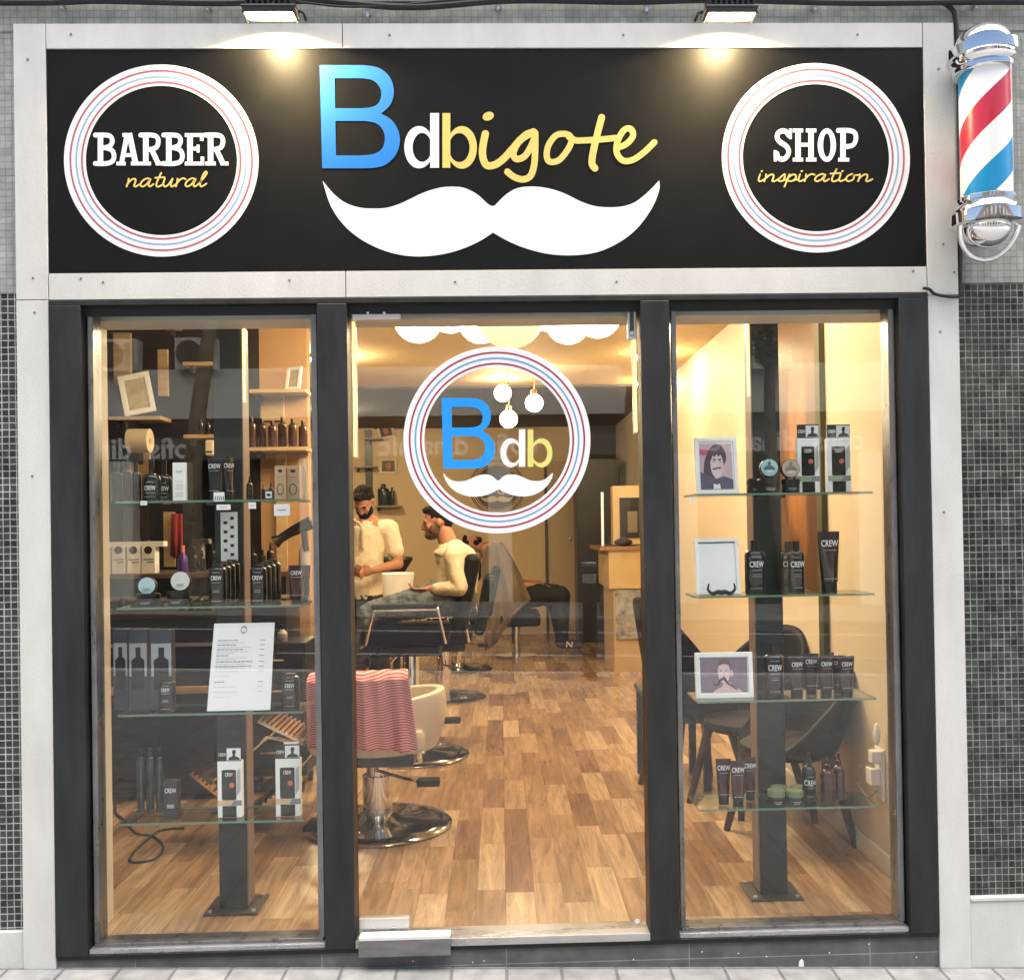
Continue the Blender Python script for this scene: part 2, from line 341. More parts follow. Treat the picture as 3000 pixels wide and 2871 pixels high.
skin = mat('skin', (.42, .19, .11), .6, var=.15, vs=10, bump=.05, bs=200); hairm = mat('dark_hair', (.010, .007, .006), .85, bump=.8, bs=120, spec=.15)
shirtm = mat('cream_polo_fabric', (.72, .62, .45), .85, bump=.25, bs=60, var=.1, vs=7); shirt2 = mat('pale_shirt_fabric', (.62, .52, .36), .85, bump=.3, bs=40, var=.15, vs=6)
blackcl = mat('black_trouser_fabric', (.012, .012, .014), .85, bump=.3, bs=40); jeans = mat('grey_denim', (.12, .14, .16), .85, var=.3, vs=14, bump=.2, bs=200)
capem = mat('taupe_cape_fabric', (.22, .165, .11), .7, var=.15, vs=6, bump=.15, bs=60); shoem = mat('grey_suede', (.07, .06, .06), .7)
creamv = mat('cream_vinyl', (.68, .60, .48), .35, coat=.2); blackv = mat('black_vinyl', (.006, .005, .005), .6, spec=.25)
# ================================================================== SETTING
SL = -.027; PV = -.112                                   # pavement falls to the right
def gz(x): return PV + SL * x
def slab(name, x0, x1, y0, y1, dz, m, kind='structure', th=.05):
    v = [(x0, y0, gz(x0) + dz), (x1, y0, gz(x1) + dz), (x1, y1, gz(x1) + dz), (x0, y1, gz(x0) + dz)]
    v += [(a, b, c - th) for a, b, c in v]
    mb = MB(); mb.add(v, [(0, 1, 2, 3), (7, 6, 5, 4), (0, 4, 5, 1), (1, 5, 6, 2), (2, 6, 7, 3), (3, 7, 4, 0)])
    o = mb.build(name, m); o['kind'] = kind; return o
slab('ground', -150, 150, -150, 60, -.14, asph)
slab('road', -60, 60, -14.2, -7.3, -.12, asph, th=.02)
slab('pavement', -60, 60, -7.28, .03, 0, pave, th=.18)
slab('far_pavement', -60, 60, -18.0, -14.2, 0, pave, th=.18)
def strip(y, w, x0=-40, x1=40):
    o = slab('lane_marking', x0, x1, y - w / 2, y + w / 2, -.112, mat('road_paint', (.75, .75, .76), .6, var=.3, vs=12), th=.004); return o
for y, w, a, b in ((-12.9, .12, -40, 40), (-9.9, .10, -3, 40), (-8.3, .12, -40, 40)): strip(y, w, a, b)
kb = slab('kerb', -60, 60, -7.44, -7.285, .004, mat('kerb_stone', (.38, .38, .37), .8, var=.15), th=.18)
# ------------------------------------------------------------------ shop building: wall round the shopfront
XL0, XL1, XR1, XR0 = -1.748, -1.630, 1.608, 1.727
ZT, ZS1, ZS0, ZB = 3.367, 3.273, 2.454, 2.355
B = thing('shop_building', 'building wall of dark mosaic tiles, grey painted above, around the barber shopfront', 'building', (0, .03, 0))
zj = W(20, 861, .03)[1]; zbase = W(20, 2722, .03)[1]; zbr = W(2900, 2626, .03)[1]; zjr = W(2950, 829, .03)[1]
MB().box(-7, XL0 + .002, .03, .3, zbase, zj).build('tiled_wall', mosaic, B)
MB().box(XR0 - .002, 7, .03, .3, zbr, zjr).build('tiled_wall', tile_mat('green_black_mosaic', (.012, .015, .013), (.060, .068, .060), (.30, .30, .27), .0252, .0252, .0017, distort=.0048, rough=.2, noise_amt=.7, rough2=.8), B)
mb = MB(); mb.box(-7, XL0 + .002, .026, .3, zj, ZT - .02); mb.box(XR0 - .002, 7, .026, .3, zjr, ZT - .02); mb.box(-7, 7, .022, .3, ZT - .02, 4.4)
mb.build('painted_wall', mospaint, B)
MB().box(-7, XL0 - .001, .008, .3, -.4, zbase - .002).build('base_slab', clad, B, bevel=.002)
MB().box(XR0 + .001, 7, .006, .3, -.4, zbr - .006).build('base_slab', clad, B, bevel=.002)
MB().box(XR0 + .001, 7, .0, .0295, zbr - .0055, zbr + .008).build('base_trim', clad, B, bevel=.002)
MB().box(-7, 7, .0, .3, 4.41, 9).build('upper_wall', mat('upper_render', (.42, .41, .38), .8, var=.15, vs=1), B)
MB().box(-14, 14, .31, 11, 3.02, 9).build('sun_block_storeys', mat('upper_render', (0, 0, 0)), B)  # added unseen block keeping the sun off pavement and interior
MB().box(-14, -7.01, 0, 11, -.6, 3.01).build('neighbour_block', mosaic, B); MB().box(7.01, 14, 0, 11, -.6, 3.01).build('neighbour_block', mosaic, B)
# cladding frame
Fm = thing('cladding_frame', 'light grey fibre cement panels framing the black sign and the shopfront', 'cladding', (0, 0, 0))
g = .0015
def panel(x0, x1, z0, z1, y=0.0): return MB().box(x0 + g, x1 - g, y, .03, z0 + g, z1 - g).build('panel', clad, Fm, bevel=.0012)
xj = W(1003, 105, 0)[0]; xj2 = W(1013, 850, 0)[0]
panel(XL0, XL1, ZB + .002, ZT); panel(XL0, XL1, -.3, ZB + .002); panel(XR1, XR0, ZB - .01, ZT); panel(XR1, XR0, -.4, ZB - .01)
panel(XL1, xj, ZS1, ZT); panel(xj, XR1, ZS1, ZT); panel(XL1, xj2, ZB, ZS0); panel(xj2, XR1, ZB, ZS0)
MB().box(XL0 + .004, XR0 - .004, .0295, .034, 2.3, ZT - .004).build('backing', darkgap, Fm)
for px, py in ((208, 102), (82, 176), (97, 815), (237, 817), (302, 828), (848, 822), (1333, 827), (1806, 826), (2675, 795), (2795, 798), (1141, 104), (1826, 104), (2512, 103), (2750, 203), (2763, 716), (102, 916), (2754, 973), (95, 1395), (2765, 1500)):
    x, z = W(px, py, 0)
    s_ = MB().cyl((x, -.0025, z), .0042, .003, 10, axis='Y').build('screw', mat('screw_head', (.22, .22, .21), .4, metal=.6), Fm)
# plinth
PL = thing('plinth', 'low dark stone plinth with pale flecks under the shopfront', 'plinth', (0, 0, -.1))
MB().box(XL1 + .001, XR1 - .001, .012, .3, -.32, W(1000, 2775, 0)[1] - .004).build('stone_facing', plinthm, PL)
for px, py in ((1385, 2818), (1418, 2814), (2057, 2787), (2163, 2792), (2246, 2801), (1856, 2810), (2430, 2790), (2545, 2765), (2685, 2803), (1210, 2815)):
    x, z = W(px, py, .01); MB().add([(x + .0028 * cos(a) * random.uniform(.7, 1.3), .0105, z + .0028 * sin(a) * random.uniform(.7, 1.3)) for a in [i * pi / 4 for i in range(8)]], [tuple(range(7, -1, -1))]).build('paint_fleck', white, PL)
x, z = W(2347, 2820, .01); mb = MB(); mb.prism([(x - .009, z - .013), (x + .01, z - .013), (x + .009, z + .008), (x + .002, z + .015), (x - .007, z + .006)], (), .009, .003)
mb.build('paint_fleck', white, PL)
zr_ = W(700, 2786, 0)[1]; MB().box(XL1 + .003, XR1 - .002, .002, .05, zr_ - .019, zr_ - .001).build('shade_strip', darkgap, PL, bevel=.002)  # black strip painting the shade between bottom rail and stone
# ------------------------------------------------------------------ steel shopfront frame
SF = thing('shopfront_frame', 'dark raw steel frame with four posts holding the two windows and the door', 'shopfront', (0, 0, 0))
xa = W(256, 2600, 0)[0]; xb, xc, xd, xe = -.6599, -.5506, .5305, .6383; xf = W(2666, 2690, 0)[0]
zsill = -.0045; zbot = W(700, 2786, 0)[1]; zh = W(1000, 889, 0)[1]
for a, b in ((XL1 + .001, xa), (xb, xc), (xd, xe), (xf, XR1 - .001)):
    MB().box(a, b, -.004, .11, zsill - .02, zh).build('post', steel, SF, bevel=.003)
MB().box(XL1 + .001, XR1 - .001, -.003, .11, zh + .0005, ZB - .001).build('header', steel, SF, bevel=.002)
MB().box(XL1 + .001, XR1 - .001, -.002, .11, zbot, zsill - .0205).build('bottom_rail', steel, SF, bevel=.002)
mb = MB(); mb.box(xa, xb, .03, .11, zh - .011, zh - .0005); mb.box(xc, xd, .075, .11, zh - .008, zh - .0005); mb.box(xe, xf, .03, .11, zh - .011, zh - .0005); mb.build('shadow_gap', darkgap, SF)
# interior grey lintel band seen through the top of the glass
zl = W(1500, 931, .13)[1]
MB().box(XL1, XR1, .125, .30, zl, 2.5).build('inner_lintel', mat('lintel_grey', (.62, .59, .54), .6), SF)
# windows
ztop = zh - .013
def window(x0, x1, label, leftbead, rightbead):
    T = thing('shop_window', label, 'window', ((x0 + x1) / 2, .05, 0))
    w = .026
    if leftbead: 
        MB().box(x0 + .010, x0 + w + .004, .03, .11, zsill + .012, ztop).build('glazing_bead', bead, T, bevel=.003)
    if rightbead: 
        MB().box(x1 - w - .004, x1 - .006, .03, .11, zsill + .012, ztop).build('glazing_bead', bead, T, bevel=.003)
    MB().box(x0 + .001, x1 - .001, .006, .11, zsill - .019, zsill + .0).build('sill', beadb, T, bevel=.003)
    MB().box(x0 + .012, x1 - .012, .026, .11, zsill + .0005, zsill + .0125).build('sill_bead', bead, T, bevel=.002)
    MB().box(x0 + .02, x1 - .02, .058, .064, zsill + .013, ztop - .001).build('pane', glassm, T)
    return T
window(xa, xb, 'left display window of clear glass with a worn steel bead, menu sheet behind it', True, True)
window(xe, xf, 'right display window of clear glass with a worn steel bead, framed portraits behind it', True, True)
# ------------------------------------------------------------------ emblem pieces (traced from the sign)
def to_w(ox, oy, sc, Y, kx=1, ky=1, bx=0, by=0):
    def f(x, y):
        return W(ox + (bx + x * kx) / sc, oy + (by + y * ky) / sc, Y)
    return f
BL = dict(o=[[(65, 342), (290, 342)], [(290, 342), (370, 355), (428, 400), (452, 470), (436, 545), (385, 595)], [(385, 595), (440, 628), (476, 685), (483, 745), (462, 810), (410, 860), (350, 877), (285, 880)], [(285, 880), (78, 880)], [(78, 880), (65, 342)]],
          h1=[[(143, 410), (280, 410)], [(280, 410), (340, 420), (376, 452), (387, 495), (372, 540), (335, 561), (280, 567)], [(280, 567), (146, 567)], [(146, 567), (143, 410)]],
          h2=[[(147, 633), (300, 633)], [(300, 633), (360, 645), (395, 680), (405, 728), (390, 778), (345, 806), (275, 813)], [(275, 813), (150, 813)], [(150, 813), (147, 633)]])
MUST = [[(80, 945), (140, 1015), (200, 1060), (270, 1084), (340, 1090), (420, 1085), (500, 1058), (600, 1010), (690, 982), (770, 976), (830, 986), (890, 1018), (940, 1063), (962, 1077)],
        [(962, 1077), (978, 1075)], [(978, 1075), (1040, 1015), (1100, 983), (1180, 975), (1260, 985), (1340, 1010), (1440, 1058), (1520, 1080), (1620, 1082), (1700, 1062), (1770, 1012), (1838, 943)],
        [(1838, 943), (1836, 1000), (1795, 1095), (1720, 1195), (1630, 1265), (1520, 1315), (1400, 1333), (1270, 1328), (1150, 1300), (1050, 1260), (970, 1215)],
        [(970, 1215), (890, 1265), (780, 1310), (660, 1335), (540, 1338), (420, 1315), (300, 1262), (200, 1185), (125, 1080), (80, 945)]]
def place(segs, f): return [f(*p) for p in path(segs)]
def emblem_ring(parent, cx, cz, r, Y, reds, blues, wh, name='ring', rin=.778, kx=1.0):
    base = MB().prism(ell(cx, cz, r * kx, r, 96), [ell(cx, cz, r * rin * kx, r * rin, 96)], Y, .002).build(name, wh, parent); sub(base)
    for fr, m in ((.934, reds), (.873, blues), (.815, reds)):
        MB().prism(ell(cx, cz, r * (fr + .0095) * kx, r * (fr + .0095), 96), [ell(cx, cz, r * (fr - .0095) * kx, r * (fr - .0095), 96)], Y - .0008, .0009).build('stripe', m, base, shift=True)
    return base
# slab letters, unit cell x:0..adv, y:0..1 (up), as strokes (pts, width, smooth)
TH = .18; SE = .115
SLAB = {
 'B': (.70, [([(.17, 0), (.17, 1)], TH, 0), ([(0, 1 - SE / 2), (.34, 1 - SE / 2), (.5, .90), (.56, .77), (.5, .62), (.34, .55)], SE + .03, 1), ([(.17, .545), (.36, .545), (.56, .46), (.62, .29), (.56, .13), (.36, SE / 2), (0, SE / 2)], SE + .03, 1)]),
 'A': (.80, [([(.16, .03), (.36, 1)], .15, 0), ([(.64, .03), (.42, 1)], TH, 0), ([(.2, .32), (.6, .32)], SE, 0), ([(0, SE / 2), (.30, SE / 2)], SE, 0), ([(.48, SE / 2), (.80, SE / 2)], SE, 0), ([(.2, 1 - SE / 2), (.46, 1 - SE / 2)], SE, 0)]),
 'R': (.76, [([(.17, 0), (.17, 1)], TH, 0), ([(0, 1 - SE / 2), (.36, 1 - SE / 2), (.54, .88), (.58, .73), (.52, .57), (.34, .50), (.17, .50)], SE + .03, 1), ([(.36, .5), (.58, .06)], TH * .9, 0), ([(0, SE / 2), (.34, SE / 2)], SE, 0), ([(.5, SE / 2), (.76, SE / 2)], SE, 0)]),
 'E': (.68, [([(.17, 0), (.17, 1)], TH, 0), ([(0, 1 - SE / 2), (.60, 1 - SE / 2)], SE, 0), ([(0, SE / 2), (.62, SE / 2)], SE, 0), ([(.17, .52), (.44, .52)], SE, 0), ([(.56, 1), (.56, .76)], SE, 0), ([(.58, 0), (.58, .27)], SE, 0), ([(.44, .40), (.44, .64)], SE * .8, 0)]),
 'S': (.64, [([(.50, .80), (.42, .90), (.28, .93), (.14, .86), (.11, .72), (.2, .60), (.34, .52), (.46, .42), (.50, .28), (.42, .13), (.28, .07), (.14, .12), (.1, .24)], TH * .86, 1), ([(.56, 1), (.56, .68)], SE * .8, 0), ([(.04, 0), (.04, .34)], SE * .8, 0)]),
 'H': (.82, [([(.18, 0), (.18, 1)], TH, 0), ([(.62, 0), (.62, 1)], TH, 0), ([(.18, .51), (.62, .51)], SE, 0), ([(0, 1 - SE / 2), (.35, 1 - SE / 2)], SE, 0), ([(.45, 1 - SE / 2), (.80, 1 - SE / 2)], SE, 0), ([(0, SE / 2), (.35, SE / 2)], SE, 0), ([(.45, SE / 2), (.80, SE / 2)], SE, 0)]),
 'P': (.70, [([(.17, 0), (.17, 1)], TH, 0), ([(0, 1 - SE / 2), (.36, 1 - SE / 2), (.56, .88), (.61, .71), (.54, .53), (.36, .46), (.17, .46)], SE + .03, 1), ([(0, SE / 2), (.38, SE / 2)], SE, 0)])}
def oval_O():
    return None
def slab_word(word, f, x0, y0, x1, y1, Y, parent, m):
    adv = sum(SLAB[c][0] if c != 'O' else .72 for c in word); k = (x1 - x0) / adv; h = (y1 - y0); x = x0
    for c in word:
        mb = MB(); tf = lambda a, b, x=x: f(x + a * k, y1 - b * h)
        if c == 'O':
            mb.prism([tf(.34 + .31 * cos(a), .5 + .51 * sin(a)) for a in [2 * pi * i / 30 for i in range(30)]], [[tf(.34 + .13 * cos(a), .5 + .36 * sin(a)) for a in [2 * pi * i / 24 for i in range(24)]]], Y, .002); x += .72 * k
        else:
            for j, (pts, w, sm) in enumerate(SLAB[c][1]): stroke(mb, pts, w, tf, Y - j * .00015, .002, caps=bool(sm), smooth=bool(sm))
            x += SLAB[c][0] * k
        mb.build('letter', m, parent)
SCR = {'n': (.95, [[(0, .95), (.03, .5), (0, 0)], [(.02, .35), (.25, .85), (.48, .92), (.56, .6), (.54, .12), (.68, 0), (.95, .3)]]),
 'a': (1.0, [[(.66, .85), (.42, 1), (.12, .68), (.05, .2), (.25, 0), (.5, .3), (.68, .92), (.64, .25), (.78, 0), (1, .3)]]),
 't': (.72, [[(.34, 1.65), (.22, .7), (.24, .1), (.45, 0), (.72, .3)], [(0, 1.05), (.35, 1.1), (.68, 1.12)]]),
 'u': (.95, [[(0, .95), (0, .3), (.16, 0), (.38, .2), (.58, .95)], [(.58, .95), (.56, .25), (.7, 0), (.95, .3)]]),
 'r': (.66, [[(0, .95), (.04, .5), (.03, 0)], [(.04, .4), (.22, .85), (.42, 1), (.6, .88)]]),
 'l': (.6, [[(0, .3), (.28, 1.1), (.38, 1.65), (.26, 1.8), (.14, 1.3), (.12, .3), (.28, 0), (.58, .35)]]),
 'i': (.42, [[(0, .95), (0, .25), (.14, 0), (.42, .3)], [(.04, 1.36), (.08, 1.42)]]),
 's': (.6, [[(0, .3), (.3, .98), (.38, .6), (.36, .2), (.18, 0), (.0, .12)], [(.30, .08), (.6, .3)]]),
 'p': (.78, [[(.06, .95), (.0, 0), (-.05, -.75)], [(.0, .4), (.25, .9), (.5, .85), (.55, .4), (.32, .02), (.05, .12)], [(.45, .12), (.78, .3)]]),
 'o': (.9, [[(.34, 1), (.08, .7), (.06, .2), (.28, 0), (.54, .3), (.5, .85), (.34, 1), (.6, .82), (.9, .9)]])}
def script_word(word, f, x0, x1, ybase, xh, w, Y, parent, m, shear=.28, rise=0):
    adv = sum(SCR[c][0] for c in word); k = (x1 - x0) / adv; x = 0; mb = MB(); j = 0
    for c in word:
        for s_ in SCR[c][1]:
            tf = lambda a, b, x=x: f(x0 + (x + a) * k + shear * b * xh, ybase - b * xh + rise * (x + a))
            pts = s_; stroke(mb, [(p[0], p[1]) for p in pts], .0001, tf, 0, .001) if False else None
            q = [f_ for f_ in [(x0 + (x + a) * k + shear * b * xh, ybase - b * xh + rise * (x + a)) for a, b in pts]]
            stroke(mb, q, w, f, Y - j * .00006, .0015); j += 1
        x += SCR[c][0]
    return mb.build('script_lettering', m, parent)
# ------------------------------------------------------------------ sign board
YS = .004
SG = thing('sign_board', 'long black shop sign with a blue B, yellow script and a white moustache', 'sign', (0, .02, ZS0))
MB().box(XL1 + .0015, XR1 - .0015, YS, .0285, ZS0 + .0015, ZS1 - .0015).build('sign_panel', board, SG)
YL = YS - .0016
f1 = to_w(0, 0, 1.7818, YL); f2 = to_w(900, 0, 1.7818, YL); f3 = to_w(1900, 0, 1.7818, YL)
def ring_at(f, cx, cy, rx, ry, parent, reds, blues, wh, Y, nm='ring'):
    c = f(cx, cy); r = (abs(f(cx + rx, cy)[0] - f(cx - rx, cy)[0]) + abs(f(cx, cy + ry)[1] - f(cx, cy - ry)[1])) / 4
    return emblem_ring(parent, c[0], c[1], r, Y, reds, blues, wh, nm)
ring_at(f1, 843, 839, 508, 501, SG, redv, bluev, white, YL)
ring_at(f3, 875, 825, 490, 495, SG, redv, bluev, white, YL)
slab_word('BARBER', f1, 497, 697, 1192, 865, YL, SG, white)
slab_word('SHOP', f3, 655, 673, 1097, 845, YL, SG, white)
script_word('natural', f1, 660, 1075, 975, 43, 8.4, YL, SG, yell)
script_word('inspiration', f3, 572, 1165, 948, 38, 8.4, YL, SG, yell)
def B_glyph(f, Y, parent, m, nm='letter'):
    return MB().prism(place(BL['o'], f), [place(BL['h1'], f), place(BL['h2'], f)], Y, .002).build(nm, m, parent)
def lamp_lit_blue():
    m = bpy.data.materials.new('lamp_lit_blue_vinyl'); m.use_nodes = True; t = m.node_tree; b = t.nodes['Principled BSDF']
    tc = t.nodes.new('ShaderNodeTexCoord'); gr = t.nodes.new('ShaderNodeSeparateXYZ'); t.links.new(tc.outputs['Generated'], gr.inputs[0])
    r = t.nodes.new('ShaderNodeValToRGB'); r.color_ramp.elements[0].position = 0; r.color_ramp.elements[0].color = (.02, .20, .66, 1); r.color_ramp.elements[1].position = 1; r.color_ramp.elements[1].color = (.05, .27, .70, 1)  # lighter blue towards the top, floodlight glow put into the colour
    t.links.new(gr.outputs[2], r.inputs[0]); t.links.new(r.outputs[0], b.inputs['Base Color']); b.inputs['Roughness'].default_value = .7; b.inputs['Specular IOR Level'].default_value = .2; return m
B_glyph(f2, YL, SG, lamp_lit_blue())
def d_glyph(f, Y, parent, m):
    mb = MB(); mb.prism([f(642, 592), f(688, 592), f(688, 877), f(642, 877)], (), Y, .002)
    mb.prism([f(*p) for p in ell(584, 770, 77, 110, 48)], [[f(*p) for p in ell(600, 771, 50, 76, 40)]], Y - .0003, .002); return mb.build('letter', m, parent)
def b_glyph(f, Y, parent, m):
    mb = MB(); mb.prism([f(706, 592), f(747, 592), f(747, 877), f(706, 877)], (), Y, .002)
    mb.prism([f(*p) for p in ell(808, 771, 78, 111, 48)], [[f(*p) for p in ell(794, 772, 54, 76, 40)]], Y - .0003, .002); return mb.build('letter', m, parent)
d_glyph(f2, YL, SG, white); b_glyph(f2, YL, SG, yell)
BIG_ = 0
BIG = {'i': ([[(930, 700), (918, 760), (916, 815), (935, 862), (978, 862), (1025, 830), (1075, 775), (1120, 725), (1180, 690)]], 38),
       'g': ([[(1184, 690), (1140, 705), (1095, 755), (1076, 805), (1095, 832), (1140, 812), (1180, 740), (1190, 695)], [(1190, 695), (1190, 770), (1185, 860), (1165, 920), (1125, 938), (1080, 925), (1045, 898)]], 34),
       'o': ([[(1345, 700), (1300, 708), (1262, 755), (1250, 810), (1265, 845), (1310, 840), (1352, 795), (1378, 745), (1372, 712), (1345, 700)], [(1366, 716), (1400, 734), (1440, 735), (1530, 730), (1610, 722)]], 32),
       't': ([[(1537, 615), (1515, 700), (1492, 800), (1487, 855), (1502, 880)]], 36),
       'e': ([[(1625, 772), (1668, 752), (1700, 712), (1690, 676), (1655, 680), (1622, 735), (1615, 795), (1645, 838), (1695, 838), (1755, 800), (1812, 745)]], 32)}
for c, (ss, w) in BIG.items():
    mb = MB()
    for j, q in enumerate(ss): stroke(mb, q, w, f2, YL - .00015 * (j + 1) - .0002 * 'igote'.index(c), .002, n=8)
    if c == 'i': mb.prism([f2(*p) for p in ell(945, 608, 30, 22, 24, -.35)], (), YL, .002)
    if c == 'e': 
        L = [f2(*p) for p in ((1750, 822), (1790, 782), (1828, 740), (1822, 732), (1800, 748), (1740, 798))]; mb.prism(L, (), YL - .0018, .002)
    mb.build('script_letter', yell, SG)
MB().prism(place(MUST, f2), (), YL, .002).build('moustache', white, SG)
# ------------------------------------------------------------------ glass door
DY = .045
D = thing('glass_door', 'frameless glass entrance door carrying the round moustache emblem', 'door', ((xc + xd) / 2, DY, 0))
zd1 = W(1500, 899, DY)[1]; zd0 = W(1500, 2732, DY)[1]
MB().box(xc + .012, xd - .010, DY, DY + .01, zd0, zd1).build('door_pane', glassm, D)
MB().box(xc + .012, xd - .010, DY + .0105, DY + .02, zd1 - .040, zd1 + .004).build('top_strip', mat('strip_grey', (.45, .42, .38), .5), D)
fd = to_w(1000, 880, 2.063, DY - .0035)
ring_at(fd, 942, 843, 565, 565, D, redd, blued, white, DY - .0035, 'emblem_ring')
def remap(x0, y0, x1, y1, X0, Y0, X1, Y1, f):
    return lambda x, y: f(X0 + (x - x0) / (x1 - x0) * (X1 - X0), Y0 + (y - y0) / (y1 - y0) * (Y1 - Y0))
B_glyph(remap(65, 342, 483, 880, 606, 590, 928, 1017, fd), DY - .0035, D, bluedoor)
fdd = remap(507, 592, 886, 882, 961, 780, 1276, 1010, fd)
d_glyph(fdd, DY - .0035, D, white); b_glyph(fdd, DY - .0035, D, yelld)
MB().prism(place(MUST, remap(80, 943, 1838, 1338, 614, 1040, 1277, 1186, fd)), (), DY - .0035, .002).build('moustache', white, D)
def hplate(px0, py0, px1, py1, bolts, dy=.0):
    x0, z1 = W(px0, py0, DY - .01); x1, z0 = W(px1, py1, DY - .01)
    h = MB().box(x0, x1, DY - .012 - dy, DY + .022, z0, z1).build('hinge_plate', satin, D, bevel=.003); sub(h)
    for bx, by in bolts:
        x, z = W(bx, by, DY - .012); MB().lathe([(.0065, 0), (.006, -.003), (.003, -.004)], (x, DY - .012 - dy, z), 14, axis='Y').build('bolt', chrome, h)
hplate(1030, 903, 1174, 936, ((1078, 917), (1126, 917)))
hplate(1051, 2691, 1199, 2738, ((1095, 2716), (1153, 2715)))
x0, z1 = W(1838, 903, DY - .006); x1, z0 = W(1864, 994, DY - .006)
lk = MB().box(x0, x1, DY - .008, DY + .014, z0, z1).build('lock_plate', satin, D, bevel=.002); sub(lk)
MB().box(x0 + .007, x1 - .008, DY - .0095, DY - .0075, z0 + .012, z1 - .012).build('dark_inlay', mat('inlay', (.05, .055, .04), .4), lk)
MB().prism(ell((x0 + x1) / 2, z0 + .022, .0065, .0075, 20), [ell((x0 + x1) / 2, z0 + .022, .003, .004, 16)], DY - .0105, .0012).build('keyhole_ring', white, lk)
x, z = W(1867, 2698, DY - .002); MB().prism(ell(x, z, .010, .009, 20), (), DY - .002, .0015).build('sticker', white, D)
# threshold + floor spring box
TS = thing('door_threshold', 'bright metal threshold with a grey floor spring box under the glass door', 'threshold', (0, .02, -.02))
MB().box(xc + .001, xd - .001, -.006, .11, zsill - .019, W(1500, 2742, 0)[1]).build('threshold_bar', beadb, TS, bevel=.002)
x0, z1 = W(1050, 2756, -.03); x1, z0 = W(1320, 2797, -.03)
MB().box(x0, x1, -.035, -.0055, z0, z1).build('spring_box', mat('worn_grey_box', (.26, .25, .26), .45, metal=.4, var=.5, vs=18, stretch=(.3, 1, 1)), TS, bevel=.003)
MB().box(x0 + .002, x1, -.036, .02, z1 + .0005, z1 + .014).build('cover_plate', mat('pale_plate', (.75, .74, .73), .35, metal=.3), TS, bevel=.002)
# ------------------------------------------------------------------ floodlights
def floodlight(px0, px1, pyb, label):
    xm = (W(px0, pyb, -.14)[0] + W(px1, pyb, -.14)[0]) / 2; w = abs(W(px1, pyb, -.14)[0] - W(px0, pyb, -.14)[0]) / 2; zb = W(px0, pyb, -.14)[1]
    T = thing('floodlight', label, 'floodlight', (xm, -.02, zb), 'floodlights above the sign')
    hh = MB().box(xm - w, xm + w, -.150, -.06, zb + .012, zb + .024).build('housing', black, T, bevel=.004); sub(hh)
    for i in range(9):
        x = xm - w * .82 + i * w * .205; MB().box(x - .0035, x + .0035, -.147, -.062, zb + .0245, zb + .075).build('fin', black, hh)
    mb = MB(); mb.box(xm - w * .93, xm + w * .93, -.150, -.145, zb - .004, zb + .0118); mb.box(xm - w * .93, xm + w * .93, -.070, -.065, zb + .001, zb + .0118)
    mb.box(xm - w * .93, xm - w * .88, -.1449, -.0701, zb - .006, zb + .0118); mb.box(xm + w * .88, xm + w * .93, -.1449, -.0701, zb - .006, zb + .0118); mb.build('rim', black, T)
    MB().box(xm - w * .86, xm + w * .86, -.143, -.072, zb + .004, zb + .0115).build('lens', mat('flood_lens', (1, .9, .7), .3, emit=9, ecol=(1, .80, .45)), T)
    for q in (-1, 1): MB().tube([(xm + q * (w + .004), -.1, zb + .02), (xm + q * (w + .004), -.03, zb + .05), (xm + q * (w + .004), .02, zb + .05)], .005).build('bracket', rubber, T)
    l = bpy.data.lights.new('flood', 'SPOT'); l.energy = 17; l.color = (1, .74, .38); l.spot_size = radians(154); l.spot_blend = .18; l.shadow_soft_size = .02
    lo_ = bpy.data.objects.new('flood_beam', l); COL.objects.link(lo_); lo_.parent = T; lo_.location = (0, -.072, -.004); lo_.rotation_euler = (radians(9), 0, 0)
floodlight(706, 868, 35, 'black finned floodlight lit warm, above the blue letter B')
floodlight(2066, 2222, 37, 'black finned floodlight lit warm, above the right end of the yellow script')
# ------------------------------------------------------------------ cables + clips
def wcable(label, pts, r, Y=-.0, name='cable'):
    P = [(*(W(p[0], p[1], Y)), ) for p in pts]; q = catmull([(p[0], (pts[i][2] if len(pts[i]) > 2 else Y), p[1]) for i, p in enumerate(P)], 6)
    o = MB().tube(q, r, 8).build(name, rubber, None, smooth=True); return tag(o, label, 'cable')
wcable('thick black cable bundle running along the wall above the sign', [(-400, 4), (100, 8), (300, 3), (640, 10), (900, 2), (1200, 22), (1500, 2), (1850, 6), (2100, 0), (2500, 9), (2900, 6), (3300, 8)], .0125, -.005)
wcable('upper thin black cable above the thick bundle', [(-400, -8), (400, -4), (800, 6), (1290, 8), (1700, -6), (2200, 4), (2700, -6), (3300, -2)], .008, .0)
wcable('thin slack cable hanging under the bundle right of the first floodlight', [(860, 4), (1000, 20), (1150, 18), (1290, 4), (1440, -4)], .0045, -.012)
wcable('black cable dropping down the wall between the grey panel and the barber pole', [(2740, 2), (2780, 20), (2800, 60), (2806, 200), (2810, 450), (2813, 700), (2812, 868)], .009, .008)
wcable('short black cable curving from the frame corner to the drop cable', [(2703, 846, -.012), (2720, 848, -.012), (2740, 862, -.008), (2775, 869, -.008), (2812, 868, .002)], .006, -.008)
